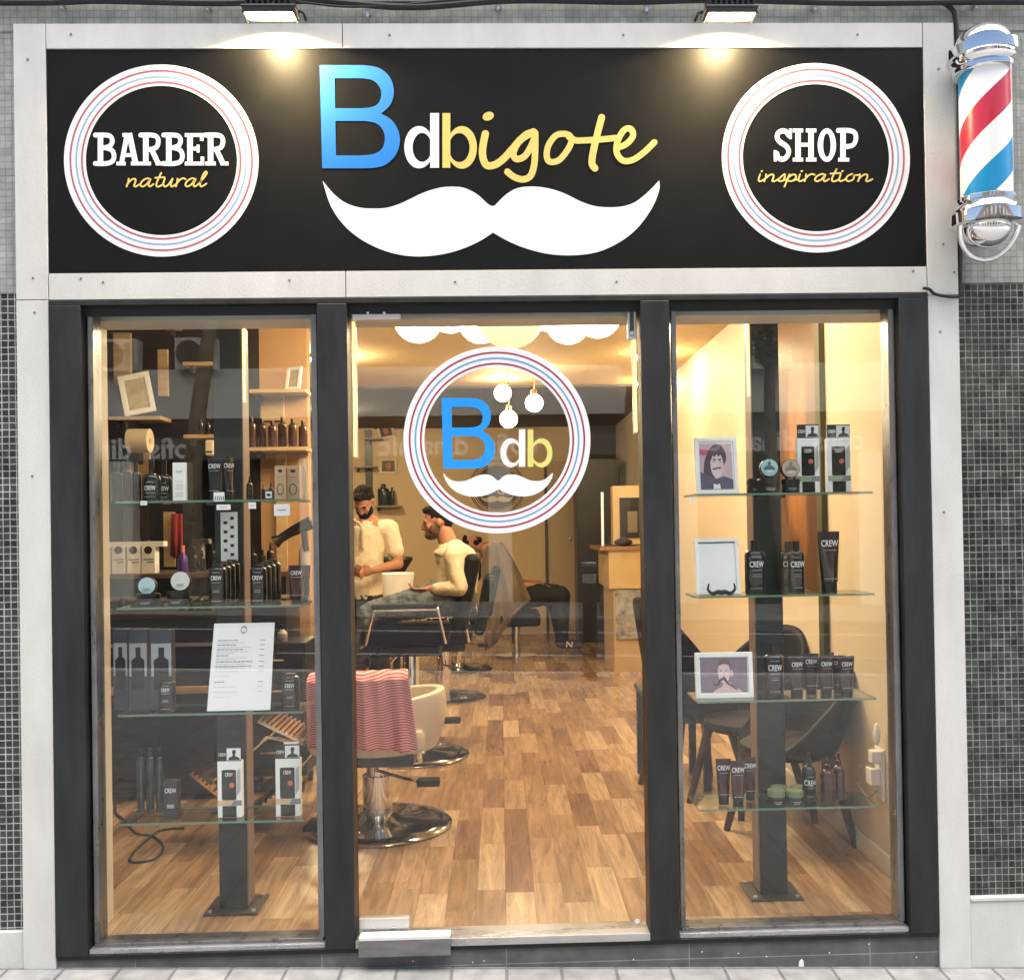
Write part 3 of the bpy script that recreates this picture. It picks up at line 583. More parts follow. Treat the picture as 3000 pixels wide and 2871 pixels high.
for i, (px, py, nm) in enumerate(((180, 12, 'at the far left'), (607, 18, 'left of the first floodlight'), (1076, 38, 'above the letter B'), (1459, 16, 'above the middle of the sign'), (1894, 22, 'above the letter e'), (2388, 18, 'right of the second floodlight'), (2860, 14, 'above the barber pole'))):
    x, z = W(px, py, .0)
    T = thing('cable_clip', 'small metal cable clip ' + nm, 'clip', (x, .02, z), 'cable clips above the sign')
    MB().box(x - .006, x + .006, -.004, .022, z - .016, z + .012).build('strap', satin, T, bevel=.002)
    MB().box(x - .013, x + .013, -.001, .0215, z - .004, z + .012).build('plate', mat('grey_plate', (.5, .5, .48), .5), T, bevel=.001)
# ------------------------------------------------------------------ barber pole
PY = -.13
pxm, pz1 = W(2881, 73, PY); pzb = W(2895, 762, PY)[1]
P = thing('barber_pole', 'chrome barber pole with red, white and blue spiral on the wall right of the sign', 'barber pole', (pxm, .02, (pz1 + pzb) / 2))
def zz(py): return W(2892, py, PY)[1]
sc_ = 3.64 / 3000
r_d, r_c, r_g, r_i = .098, .124, .104, .088
def helix_mat():
    m = bpy.data.materials.new('spiral_stripes'); m.use_nodes = True; t = m.node_tree; b = t.nodes['Principled BSDF']
    tc = t.nodes.new('ShaderNodeTexCoord'); sp = t.nodes.new('ShaderNodeSeparateXYZ'); t.links.new(tc.outputs['Object'], sp.inputs[0])
    a = node_math(t, 'ARCTAN2', sp.outputs[1], sp.outputs[0]); a = node_math(t, 'DIVIDE', a, None, vb=2 * pi)
    zt = node_math(t, 'DIVIDE', sp.outputs[2], None, vb=.50); u = node_math(t, 'FRACT', node_math(t, 'ADD', node_math(t, 'SUBTRACT', zt, a), None, vb=-.06))
    r = t.nodes.new('ShaderNodeValToRGB'); r.color_ramp.interpolation = 'CONSTANT'; e = r.color_ramp.elements
    e[0].position = 0; e[0].color = (.8, .8, .8, 1); e[1].position = .26; e[1].color = (.50, .015, .04, 1)
    for p, c in ((.5, (.9, .9, .9)), (.76, (.0, .24, .50))):
        k = e.new(p); k.color = (*c, 1)
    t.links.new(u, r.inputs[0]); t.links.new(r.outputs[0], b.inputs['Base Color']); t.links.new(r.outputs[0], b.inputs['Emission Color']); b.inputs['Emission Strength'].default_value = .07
    b.inputs['Roughness'].default_value = .3; return m
zc1, zc0 = zz(215), zz(585)
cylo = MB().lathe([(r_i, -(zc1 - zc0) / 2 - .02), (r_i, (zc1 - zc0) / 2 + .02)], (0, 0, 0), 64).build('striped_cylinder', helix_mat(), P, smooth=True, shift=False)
cylo.location = (0, PY - .02, (zc1 + zc0) / 2 - (pz1 + pzb) / 2)
MB().lathe([(r_g, zc0 - .02), (r_g, zc1 + .02)], (pxm, PY, 0), 64).build('glass_tube', glass_mat('tube_glass', .06), P, smooth=True)
def chromering(z0, z1, flip, nm):
    h = z1 - z0; pr = [(.02, 0), (.100, 0), (.108, .06), (.108, .18), (.100, .22), (.112, .30), (.118, .42), (.108, .48), (.127, .55), (.1275, .82), (.127, .90), (.115, .95), (.02, 1)]
    pr = [(r, z0 + z * h) for r, z in pr] if not flip else [(r, z1 - z * h) for r, z in reversed(pr)]
    MB().lathe(pr, (pxm, PY, 0), 64).build(nm, chrome, P, smooth=True)
chromering(zz(222), zz(140), False, 'upper_collar'); chromering(zz(672), zz(582), True, 'lower_collar')
z = zz(142); MB().lathe([(r_d, z), (r_d, z + .012)] + [(max(r_d * cos(a), .001), z + .012 + r_d * .70 * sin(a)) for a in [i * pi / 2 / 12 for i in range(1, 13)]], (pxm, PY, 0), 48).build('domed_cap', chrome, P, smooth=True)
z = zz(668); MB().lathe([(max(.088 * cos(a), .001), z - .088 * .86 * sin(a)) for a in [i * pi / 2 / 12 for i in range(12, -1, -1)]], (pxm, PY, 0), 48).build('bottom_bowl', chrome, P, smooth=True)
for s_ in (-1, 1):
    q = [(pxm + s_ * (.108 * cos(a)) , PY - .02 + .05 * sin(a), z + .01 - .118 * sin(a)) for a in [i * pi / 2 / 8 for i in range(9)]]
    MB().tube(q, .009, 10).build('curved_arm', chrome, P, smooth=True)
for za, zb_ in ((190, 150), (650, 610)): MB().box(pxm - .03, pxm + .03, PY + .10, .03, zz(za), zz(zb_)).build('wall_bracket', chrome, P, bevel=.004)
# ================================================================== INTERIOR
CZ = 2.9; XW0, XW1, YB = -2.75, 1.63, 10.45
fo = MB().add([(XW0 - .1, .10, 0), (XW1 + .1, .10, 0), (XW1 + .1, YB + .1, 0), (XW0 - .1, YB + .1, 0), (XW0 - .1, .10, -.05), (XW1 + .1, .10, -.05), (XW1 + .1, YB + .1, -.05), (XW0 - .1, YB + .1, -.05)], [(0, 1, 2, 3), (7, 6, 5, 4), (0, 4, 5, 1), (2, 6, 7, 3), (1, 5, 6, 2), (3, 7, 4, 0)]).build('floor', floorm); fo['kind'] = 'structure'
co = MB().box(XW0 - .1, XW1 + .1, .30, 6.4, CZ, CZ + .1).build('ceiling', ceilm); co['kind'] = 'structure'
co = MB().box(XW0 - .1, XW1 + .1, 6.4, YB + .1, CZ - .02, CZ + .1).build('ceiling', ceild); co['kind'] = 'structure'  # darker ceiling, with a reflected dark building put into its colour
tag(MB().box(XW1, XW1 + .12, .31, YB, 0, CZ).build('interior_wall', creamw), 'long cream interior wall along the right side of the salon', 'wall')
tag(MB().box(XW0 - .12, XW0, .31, YB, 0, CZ).build('interior_wall', darkw), 'dark plum interior wall along the left side of the salon', 'wall')
xbd = W(1770, 1700, YB)[0]; xdo = W(1684, 1700, YB)[0]; xdl = W(1605, 1700, YB)[0]
tag(MB().box(XW0, xdl, YB, YB + .1, 0, CZ - .03).build('interior_wall', tanw), 'warm tan back wall behind the seated clients', 'wall')
tag(MB().box(XW0 - .12, -1.535, .10, .30, -.01, 2.9).build('wall_pier', creamw), 'narrow cream wall pier inside the left edge of the left window', 'wall')
tag(MB().box(1.625, 1.76, .10, .305, -.01, 2.9).build('wall_pier', creamw), 'narrow cream wall pier inside the right edge of the right window', 'wall')
BD = thing('back_door', 'tan flush door in the back wall with a small round knob', 'door', ((xdl + xdo) / 2, YB, 0))
MB().box(xdl + .0105, xdo - .0005, YB - .02, YB + .08, .0005, 2.4005).build('door_leaf', mat('door_tan', (.55, .40, .23), .5, var=.1, vs=5, stretch=(6, 1, 1)), BD)
MB().box(xdl - .03, xdl + .01, YB - .04, YB + .06, 0, 2.40).build('door_frame', woodd, BD)
x, z = W(1671, 1578, YB - .05); MB().sph((x, YB - .05, z), .03).build('knob', satin, BD, smooth=True)
tag(MB().box(xdl - .0, xdo, YB, YB + .1, 2.401, CZ - .03).build('interior_wall', tanw), 'short tan wall piece above the tan back door', 'wall')
tag(MB().box(xdo, XW1 + .1, YB - .01, YB + .1, 0, CZ - .03).build('interior_wall', mat('dark_opening_shade', (.05, .045, .05), .6, var=.3, vs=3)), 'dark back wall panel standing for the unlit opening right of the tan door', 'wall')  # dark colour stands for the shade of an unlit opening
sk_ = MB(); sk_.box(XW1 - .014, XW1 - .0005, .31, YB - .02, 0.001, .09); tag(sk_.build('skirting_board', mat('skirting', (.7, .66, .58), .45), None, bevel=.004), 'pale skirting board at the foot of the right wall', 'skirting')
# steel columns in the windows
def column(xm, label, side):
    T = thing('steel_column', label, 'column', (xm, .39, 0), 'steel display columns')
    MB().box(xm - .055, xm + .055, .335, .445, .010, CZ).build('shaft', colm, T, bevel=.003)
    bp = MB().box(xm - .105, xm + .105, .285, .495, .001, .0095).build('base_plate', mat('plate_steel', (.12, .11, .10), .4, metal=.6, var=.4, vs=20), T, bevel=.002); sub(bp)
    for sx in (-1, 1):
        for sy in (-1, 1): MB().cyl((xm + sx * .085, .39 + sy * .085, .0095), .009, .007, 8).build('bolt', satin, bp)
    s0 = xm + side * .0555; s1 = xm + side * .060
    MB().box(s0, s1, .34, .44, .02, 2.32).build('lit_side', mat('lit_side_taupe', (.22, .15, .12), .5), T)  # taupe panel puts the column's lit side into colour
    MB().box(s1 + side * .0003, s1 + side * .008, .345, .365, 2.02, 2.40).build('light_strip', ledm, T)
xcl = W(682, 2500, .335)[0]; xcr = W(2267, 2500, .335)[0]
column(xcl, 'dark square steel column standing behind the left window', 1); column(xcr, 'dark square steel column standing behind the right window', -1)
def led(x, z0, z1, label, y=.115):
    T = thing('light_strip', label, 'light strip', (x, y, z0), 'warm light strips on the door posts'); MB().box(x - .0045, x + .0045, y, y + .02, z0, z1).build('diffuser', ledm, T); MB().box(x - .009, x + .009, y + .0205, y + .03, z0 - .005, z1 + .005).build('profile', satin, T)
led(xc + .006, 1.78, 2.29, 'warm light strip inside the left door post'); led(xd - .006, 1.86, 2.29, 'warm light strip inside the right door post')
led(xb - .010, 1.95, 2.29, 'thin warm light strip at the right edge of the left window')
# ------------------------------------------------------------------ pendant lamps
def pendant(px, py, rpx, Y, label, m=globem, grp='white globe lamps clustered over the entrance'):
    x, z = W(px, py, Y); r = rpx / 3000 * (Y + 3.77)
    T = thing('pendant_lamp', label, 'lamp', (x, Y, z), grp)
    MB().sph((x, Y, z), r, 28).build('globe', m, T, smooth=True)
    top = CZ - .001 if Y < 6.4 else CZ - .021
    if z + r < top - .04: MB().tube([(x, Y, z + r * .98), (x, Y, top)], .005).build('cord', mat('gold_cord', (.5, .35, .12), .3, metal=.8), T)
    MB().lathe([(.03, z + r * .94), (.025, min(z + r * 1.0 + .04, top))], (x, Y, 0), 16).build('cap', mat('brass', (.6, .42, .15), .25, metal=1), T)
for a in ((1225, 932, 72, 2.1, 'leftmost globe lamp of the cluster over the entrance'), (1318, 905, 70, 2.6, 'half hidden second globe lamp from the left in the cluster'), (1408, 940, 66, 2.2, 'globe lamp just left of the big cream globe'),
          (1610, 905, 66, 2.5, 'globe lamp touching the right side of the big cream globe'), (1664, 942, 66, 2.0, 'globe lamp second from the right in the cluster'), (1752, 920, 70, 2.3, 'rightmost globe lamp of the cluster over the entrance')): pendant(*a)
pendant(1494, 918, 104, 1.75, 'largest cream globe lamp in the middle of the cluster', globe2)
for a in ((1565, 1181, 26, 5.3, 'small bright globe lamp hanging right of the letter B emblem'), (1490, 1228, 26, 5.1, 'lowest small globe lamp, beside the upper bowl of the emblem B'), (1473, 1152, 25, 5.9, 'topmost small globe lamp far inside the salon')): pendant(*a, grp='small globe lamps farther inside')
# added unseen lamps that brighten the room, kept out of view
for i, (x, y) in enumerate(((-1.5, 1.4), (-1.36, 4.5), (1.25, 1.2), (1.27, 4.5), (-1.92, 8.1), (1.48, 6.1), (-.1, .95))):
    T = thing('added_ceiling_lamp', ['added unseen ceiling lamp near the left window', 'added unseen ceiling lamp over the middle chairs', 'added unseen ceiling lamp near the right window', 'added unseen ceiling lamp along the right wall', 'added unseen ceiling lamp over the back chairs', 'added unseen ceiling lamp near the back door', 'added unseen ceiling lamp just inside the door'][i], 'lamp', (x, y, CZ), 'added ceiling lamps out of view')
    MB().lathe([(.02, CZ - .11), (.10, CZ - .09), (.14, CZ - .05), (.14, CZ - .03)], (x, y, -.0), 24).build('diffuser', mat('added_ceiling_diffuser', (1, .9, .75), .5, emit=19, ecol=(1, .74, .40)) if y < 4 else mat('added_side_diffuser', (1, .9, .75), .5, emit=26, ecol=(1, .74, .40)) if x > 1 else mat('added_back_diffuser', (1, .9, .75), .5, emit=85, ecol=(1, .76, .42)), T, smooth=True)
    MB().lathe([(.15, CZ - .03), (.15, CZ - .022)], (x, y, 0), 24).build('mount', satin, T)

# ================================================================== DISPLAY SHELVES
SY0, SY1 = .12, .335
def shelf(xc_, pxy, label):
    z = W(*pxy, SY0)[1]
    T = thing('glass_shelf', label, 'shelf', (xc_, (SY0 + SY1) / 2, z), 'glass display shelves on the columns')
    o = MB().box(xc_ - .345, xc_ + .345, SY0, SY1 - .002, z - .004, z + .004).build('glass_plate', [shelfg, gedge], T)
    for p in o.data.polygons: p.material_index = 0 if abs(p.normal.z) > .5 else 1
    MB().box(xc_ - .05, xc_ + .05, SY1 - .06, SY1 - .0005, z - .012, z - .0045).build('bracket', colm, T)
    return z + .0042
nm4 = ('top', 'second', 'third', 'lowest')
ZLs = [shelf(xcl - .02, p, nm4[i] + ' glass shelf in the left window') for i, p in enumerate(((560, 1469), (560, 1780), (600, 2092), (640, 2409)))]
ZRs = [shelf(xcr + .005, p, nm4[i] + ' glass shelf in the right window') for i, p in enumerate(((2260, 1447), (2260, 1746), (2260, 2053), (2300, 2369)))]
def dims(px0, px1, pyt, zb, Y):
    x0 = W(px0, 1600, Y)[0]; x1 = W(px1, 1600, Y)[0]; zt = W((px0 + px1) / 2, pyt, Y)[1]; return (x0 + x1) / 2, x1 - x0, zt - zb
def lines(mb, y, xw, zs, bend=0):
    for z, w in zs:
        n = 6; q = [(-w / 2 + w * i / n) for i in range(n + 1)]
        for i in range(n):
            ya, yb = [(y + (bend - math.sqrt(max(bend ** 2 - a * a, 1e-6)) if bend else 0)) for a in (q[i], q[i + 1])]
            mb.add([(q[i], ya, z), (q[i + 1], yb, z), (q[i + 1], yb, z + .0022), (q[i], ya, z + .0022)], [(0, 1, 2, 3)])
def bottle(px0, px1, pyt, zb, Y, label, txt=True, m=bottlem, cap=capm, group=None, shoulder=.74, round_=False, pump=False, neck=.42, zoff=0):
    x, w, h = dims(px0, px1, pyt, zb, Y); r = w / 2
    T = thing('bottle', label, 'bottle', (x, Y, zb), group); T['_o'] = (0, 0, 0)
    if pump: s0, nk = .58, .26
    elif round_: s0, nk = .50, .30
    else: s0, nk = shoulder, neck
    pr = [(r * .93, 0), (r, h * .02), (r, h * s0)] + [(r * (nk + .05) + r * (1 - nk - .05) * cos(t), h * s0 + h * (.16 if round_ or pump else .07) * sin(t)) for t in (.4, .8, 1.2, 1.57)]
    hz = pr[-1][1]; MB().lathe(pr, (0, 0, 0), 28, sy=.72 if not pump else 1).build('body', m, T, smooth=True)
    ry = .72 if not pump else 1
    if pump: MB().lathe([(r * .36, hz + .0005), (r * .40, hz + h * .10), (r * .20, hz + h * .12), (r * .22, h)], (0, 0, 0), 18).build('cap', cap, T, smooth=True)
    else: MB().lathe([(r * nk, hz + .0005), (r * nk, h * .985), (r * nk * .93, h)], (0, 0, 0), 20, sy=.9).build('cap', cap, T, smooth=True)
    if txt:
        R = r * r / (r * ry)
        t = text_mb('CREW', h * .155, .60, .012, -r * ry - .0006, .0006, bend=R, cz=h * (s0 - .19)); t.build('printed_word', printw, T)
        k = MB(); lines(k, -r * ry - .0006, 0, [(h * (s0 - .06), r * .9), (h * (s0 - .305), r * 1.0), (h * .10, r * 1.15)], R); lines(k, -r * ry - .0006, 0, [(h * .36, r * .7), (h * .32, r * .8)], R); k.build('printed_lines', printg, T)
    return T
def tube(px0, px1, pyt, zb, Y, label, m=tubem, group=None, rz=0, txt=True):
    x, w, h = dims(px0, px1, pyt, zb, Y)
    T = thing('tube', label, 'tube', (x, Y, zb), group, rz); T['_o'] = (0, 0, 0); n = 24; vs = []
    K = 8
    for k in range(K + 1):
        t = k / K; z = h * (.17 + .83 * t); rx = w / 2 * (.74 + .26 * t); ry = w / 2 * (.66 * (1 - t) ** .8) + .0012
        vs += [(rx * cos(2 * pi * i / n), ry * sin(2 * pi * i / n), z) for i in range(n)]
    mb = MB(); mb.add(vs, [(k * n + i, k * n + (i + 1) % n, (k + 1) * n + (i + 1) % n, (k + 1) * n + i) for k in range(K) for i in range(n)] + [tuple(K * n + i for i in range(n)), tuple(range(n - 1, -1, -1))]); mb.build('body', m, T, smooth=True)
    MB().lathe([(w * .34, 0), (w * .345, h * .165)], (0, 0, 0), 24, sy=.9).build('cap', capm, T, smooth=True)
    if txt:
        zt = h * .80; yy = lambda z: -(w / 2 * (.66 * (1 - (z / h - .17) / .83) ** .8)) - .003
        t = text_mb('CREW', h * .15, .66, .012, yy(zt) - .0005, .0006, cz=zt); t.build('printed_word', printw, T)
        k = MB(); k.box(-w * .3, w * .3, yy(h * .70) - .001, yy(h * .70), h * .69, h * .70); k.box(-w * .33, w * .33, yy(h * .27) - .001, yy(h * .27), h * .22, h * .232); k.build('printed_lines', printg, T)
    return T
def jar(px0, px1, pyt, zb, Y, label, m=capm, lid=None, group=None):
    x, w, h = dims(px0, px1, pyt, zb, Y); r = w / 2
    T = thing('jar', label, 'jar', (x, Y, zb), group); T['_o'] = (0, 0, 0)
    MB().lathe([(r * .94, 0), (r * .96, h * .05), (r * .96, h * .55), (r * .9, h * .6)], (0, 0, 0), 28).build('body', m, T, smooth=True)
    MB().lathe([(r, h * .6005), (r, h * .96), (r * .95, h)], (0, 0, 0), 28).build('lid', lid or m, T, smooth=True)
    k = MB(); lines(k, -r - .0005, 0, [(h * .3, r * .9), (h * .2, r * .7)], r); k.build('printed_lines', printg, T)
    return T
def tin(px, py, rp, Y, label, m, dark, zrest=None):
    x, z = W(px, py, Y); r = rp / 3000 * (Y + 3.77)
    T = thing('tin', label, 'tin', (x, Y, z), 'round tins displayed upright on jars'); T['_o'] = (0, 0, 0); T.rotation_euler = (radians(-6), 0, 0)
    MB().lathe([(r * .97, 0), (r, .004), (r, .022), (r * .96, .024)], (0, 0, 0), 36, axis='Y').build('case', capm, T, smooth=True)
    MB().prism(ell(0, 0, r * .93, r * .93, 36), (), -.0012, .0012).build('disc', m, T)
    if dark:
        MB().prism(ell(0, r * .45, r * .18, r * .24, 16), (), -.0026, .0012).build('printed_head', dark, T)
        MB().prism([(-r * .62, -r * .05), (-r * .3, r * .22), (r * .3, r * .22), (r * .62, -r * .05), (r * .55, -r * .3), (-r * .55, -r * .3)], (), -.0024, .001).build('printed_shoulders', dark, T)
    text_mb('CREW', r * .42, .65, .012, -.0034, .0004, cz=-r * .42).build('printed_word', white if dark else printg, T)
    for q in ((-.42, -.72), (.42, -.72)): MB().box(q[0] * r - .004, q[0] * r + .004, .004, .018, -r * 1.12, -r * .88).build('foot', capm, T)
    return T
def bust(mb, cx, cz, s, y):
    mb.prism([(cx + a * s, cz + b * s) for a, b in ((-.5, -.5), (-.42, -.28), (-.12, -.16), (-.10, 0), (-.16, .14), (-.12, .34), (.02, .42), (.16, .36), (.17, .12), (.10, 0), (.12, -.16), (.45, -.30), (.55, -.5))], (), y, .0006)
def carton(px0, px1, pyt, zb, Y, label, tint, depth=.035, group='tall cartons with a header card'):
    x, w, h = dims(px0, px1, pyt, zb, Y)
    T = thing('carton', label, 'carton', (x, Y, zb), group); T['_o'] = (0, 0, 0)
    b = MB().box(-w / 2, w / 2, -depth / 2, depth / 2, 0, h * .80).build('box', cardw, T, bevel=.0012); sub(b)
    y = -depth / 2
    MB().box(-w / 2, w / 2, y + .0005, y + .0018, h * .802, h).build('header_card', mat('dark_card', (.03, .028, .028), .5), T)
    MB().box(-w * .10, w * .48, y - .0008, y + .0004, h * .815, h * .985).build('header_panel', white, T)
    k = MB(); bust(k, w * .2, h * .90, h * .16, y - .0016); k.build('printed_figure', mat('ink', (.03, .03, .035), .6), T)
    text_mb('CREW', h * .065, .6, .01, y - .0014, .0004, cx=-w * .29, cz=h * .895).build('printed_word', printw, T)
    k = MB(); rr = w * .06; q = []
    for cx_, cz_, a0 in ((.22, .66, 0), (-.26, .66, 90), (-.26, .27, 180), (.22, .27, 270)):
        for a in (0, 30, 60, 90): t = radians(a0 + a); q.append((w * cx_ + rr * cos(t), h * cz_ + rr * sin(t)))
    k.prism(q, (), y - .0012, .001); k.build('window', bottlem, T)
    text_mb('CREW', h * .075, .52, .012, y - .0022, .0004, cx=-w * .02, cz=h * .61).build('printed_word', printw, T)
    MB().prism(ell(w * .10, h * .46, w * .11, w * .11, 20), (), y - .0021, .0008).build('seal', orange, T)
    MB().prism([(w * .30, h * .30), (w * .46, h * .38), (w * .46, h * .70), (w * .32, h * .66)], (), y - .0009, .0008).build('grey_figure', mat('figure_grey', (.45, .45, .46), .6), T)
    MB().prism([(-w * .5, h * .17), (w * .02, h * .17), (w * .14, h * .245), (-w * .5, h * .245)], (), y - .0009, .0008).build('colour_band', tint, T)
    MB().prism([(w * .04, h * .17), (w * .5, h * .17), (w * .5, h * .245), (w * .16, h * .245)], (), y - .0009, .0008).build('grey_band', mat('band_grey', (.25, .25, .26), .5), T)
    MB().box(-w * .30, w * .28, y - .0012, y - .0002, h * .005, h * .165).build('lower_window', bottlem, T)
    return T
def picture_frame(px0, px1, pyt, zb, Y, label, lean=8, rz=0, bw=.014, kind=None, cat='photo frame', group='white picture frames in the window'):
    x, w, h = dims(px0, px1, pyt, zb, Y); h /= cos(radians(lean))
    T = thing('framed_photo', label, cat, (x, Y, zb), group); T['_o'] = (0, 0, 0); T.rotation_euler = (radians(-lean), 0, radians(rz))
    mb = MB(); q = [(-w / 2, 0), (w / 2, 0), (w / 2, h), (-w / 2, h)]; i_ = [(-w / 2 + bw, bw), (w / 2 - bw, bw), (w / 2 - bw, h - bw), (-w / 2 + bw, h - bw)]
    mb.prism(q, [i_], -.007, .014); mb.build('border', frameW, T, bevel=.0015)
    MB().box(-w / 2 + bw, w / 2 - bw, .0, .005, bw, h - bw).build('mount', paper, T)
    return T, w, h, bw
flesh = mat('print_flesh', (.72, .50, .50), .6); fleshp = mat('print_pink', (.74, .60, .63), .6); plum = mat('print_plum', (.10, .06, .09), .6); mauve = mat('print_mauve', (.28, .22, .28), .6, var=.2, vs=14)
def pp(T, name, poly, y, m): MB().prism(poly, (), y, .0006).build(name, m, T)
# ---- right window, shelf 1
T, w, h, bw = picture_frame(2042, 2168, 1281, ZRs[0], .20, 'portrait frame with a dark haired man on a pink background', rz=3)
u, v = w - 2 * bw - .012, h - 2 * bw - .016; X = lambda a: (a - .5) * u; Z = lambda b: bw + .006 + b * v
pp(T, 'picture', [(X(0), Z(0)), (X(1), Z(0)), (X(1), Z(1)), (X(0), Z(1))], -.0012, mat('print_rose_bg', (.66, .48, .54), .6, var=.25, vs=18))
pp(T, 'picture_red_bar', [(X(0), Z(.76)), (X(.3), Z(.74)), (X(.3), Z(.86)), (X(0), Z(.88))], -.0019, mat('print_red', (.62, .10, .20), .6))
pp(T, 'picture_hair', [(X(a), Z(b)) for a, b in path([[(.10, .36), (.14, .6), (.26, .82), (.42, .96), (.62, .98), (.78, .86), (.82, .66), (.72, .5), (.6, .3), (.4, .25), (.2, .3), (.10, .36)]])], -.0022, plum)
pp(T, 'picture_face', [(X(.52 + .20 * cos(a)), Z(.53 + .29 * sin(a))) for a in [i * pi / 12 for i in range(24)]], -.0030, fleshp)
pp(T, 'picture_jacket', [(X(0), Z(0)), (X(1), Z(0)), (X(1), Z(.20)), (X(.72), Z(.28)), (X(.5), Z(.22)), (X(.28), Z(.28)), (X(0), Z(.38))], -.0037, mat('print_jacket', (.13, .12, .19), .6, var=.3, vs=30))
pp(T, 'picture_bow', [(X(.38), Z(.0)), (X(.60), Z(.0)), (X(.58), Z(.12)), (X(.49), Z(.09)), (X(.39), Z(.12))], -.0044, white)
for q_, (a, b) in enumerate(((.43, .60), (.62, .60))): pp(T, 'picture_eye', [(X(a + .035 * cos(t)), Z(b + .012 * sin(t))) for t in [i * pi / 6 for i in range(12)]], -.0040, plum)
pp(T, 'picture_nose', [(X(.53), Z(.60)), (X(.50), Z(.48)), (X(.56), Z(.47))], -.0039, flesh); pp(T, 'picture_cheek', [(X(.64 + .06 * cos(t)), Z(.50 + .12 * sin(t))) for t in [i * pi / 6 for i in range(12)]], -.0036, flesh); pp(T, 'picture_fringe', [(X(a), Z(b)) for a, b in ((.34, .86), (.70, .86), (.72, .70), (.64, .76), (.58, .71), (.52, .77), (.45, .70), (.40, .74), (.34, .62))], -.0042, plum)
for a, b, c_, d in ((.38, .42, .64, .45), (.40, .64, .50, .62), (.56, .62, .66, .64)): pp(T, 'picture_mark', [(X(a), Z(b)), (X(c_), Z(d)), (X(c_), Z(d + .035)), (X(a), Z(b + .035))], -.0038, plum)
jar(2190, 2236, 1402, ZRs[0], .25, 'low black jar behind, at the right edge of the dark haired portrait', group='black jars on the top right shelf')
jar(2222, 2286, 1404, ZRs[0], .18, 'low black jar under the teal tin', group='black jars on the top right shelf')
jar(2292, 2346, 1404, ZRs[0], .18, 'low black jar under the beige tin', group='black jars on the top right shelf')
tin(2254, 1370, 27, .18, 'teal round tin with a printed head, top shelf of the right window', mat('teal_tin', (.36, .62, .64), .4, var=.2, vs=60), mat('teal_ink', (.05, .12, .14), .5))
tin(2317, 1372, 28, .172, 'beige round tin with a printed head, beside the teal tin', mat('beige_tin', (.50, .40, .30), .4, var=.2, vs=60), mat('brown_ink', (.22, .16, .11), .5))
gtint = mat('sage_band', (.32, .42, .27), .5); otint = mat('peach_band', (.72, .50, .32), .5)
carton(2337, 2401, 1245, ZRs[0], .235, 'carton with a sage band, left of the pair on the top right shelf', gtint)
carton(2425, 2492, 1245, ZRs[0], .225, 'carton with a sage band, right end of the top right shelf', gtint)
# ---- right shelf 2
T, w, h, bw = picture_frame(2038, 2168, 1578, ZRs[1], .20, 'white frame holding a blank white sheet, above the landscape portrait', rz=2)
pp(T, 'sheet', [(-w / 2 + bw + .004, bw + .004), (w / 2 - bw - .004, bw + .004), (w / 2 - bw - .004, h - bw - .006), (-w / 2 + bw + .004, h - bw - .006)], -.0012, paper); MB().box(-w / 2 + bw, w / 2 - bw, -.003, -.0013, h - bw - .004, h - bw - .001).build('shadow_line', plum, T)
x, z = W(2113, 1725, .17); T = thing('moustache_ornament', 'small black moustache ornament leaning on the white sheet frame', 'ornament', (x, .165, ZRs[1])); T['_o'] = (0, 0, 0)
mo = MB(); q = [(-.048, .045), (-.052, .022), (-.036, .007), (-.014, .012), (0, .010), (.014, .012), (.036, .007), (.052, .022), (.048, .045)]; mo.tube([(a, 0, b) for a, b in [(p.x, p.y) for p in catmull(q, 5)]], [.0025 + .006 * sin(pi * i / 40) for i in range(41)], 8); mo.build('curl', black, T, smooth=True)
bottle(2181, 2241, 1583, ZRs[1], .21, 'dark labelled bottle just right of the white sheet frame', group='dark bottles in the right window')
bottle(2283, 2335, 1586, ZRs[1], .27, 'dark labelled bottle standing behind, in the middle of the second right shelf', group='dark bottles in the right window')
bottle(2308, 2356, 1585, ZRs[1], .205, 'dark labelled bottle in front, in the middle of the second right shelf', group='dark bottles in the right window')
tube(2395, 2460, 1557, ZRs[1], .21, 'tall brown tube at the right end of the second right shelf')
# ---- right shelf 3
T, w, h, bw = picture_frame(2031, 2200, 1912, ZRs[2], .18, 'landscape frame showing a bare shouldered man with long moustache', lean=5, bw=.017)
u, v = w - 2 * bw, h - 2 * bw; X = lambda a: (a - .5) * u; Z = lambda b: bw + b * v
pp(T, 'picture', [(X(.02), Z(.03)), (X(.98), Z(.03)), (X(.98), Z(.97)), (X(.02), Z(.97))], -.0012, mauve)
pp(T, 'picture_shoulders', [(X(a), Z(b)) for a, b in path([[(.25, .03), (.34, .12), (.44, .18), (.50, .3), (.62, .3), (.68, .16), (.80, .12), (.88, .03)], [(.88, .03), (.25, .03)]])], -.0019, flesh)
pp(T, 'picture_face', [(X(.50 + .125 * cos(a)), Z(.58 + .30 * sin(a))) for a in [i * pi / 12 for i in range(24)]], -.0026, fleshp)
pp(T, 'picture_hair', [(X(a), Z(b)) for a, b in path([[(.40, .76), (.42, .88), (.52, .93), (.62, .86), (.64, .62), (.60, .76), (.50, .80), (.40, .76)]])], -.0031, mat('print_brown', (.20, .13, .13), .6))
for a in (.44, .55): pp(T, 'picture_eye', [(X(a + .022 * cos(t)), Z(.62 + .014 * sin(t))) for t in [i * pi / 6 for i in range(12)]], -.0032, plum)
pp(T, 'picture_nose', [(X(.495), Z(.62)), (X(.47), Z(.50)), (X(.52), Z(.49))], -.0031, flesh)
pp(T, 'picture_ear', [(X(.655 + .035 * cos(a)), Z(.55 + .09 * sin(a))) for a in [i * pi / 8 for i in range(16)]], -.0026, flesh)
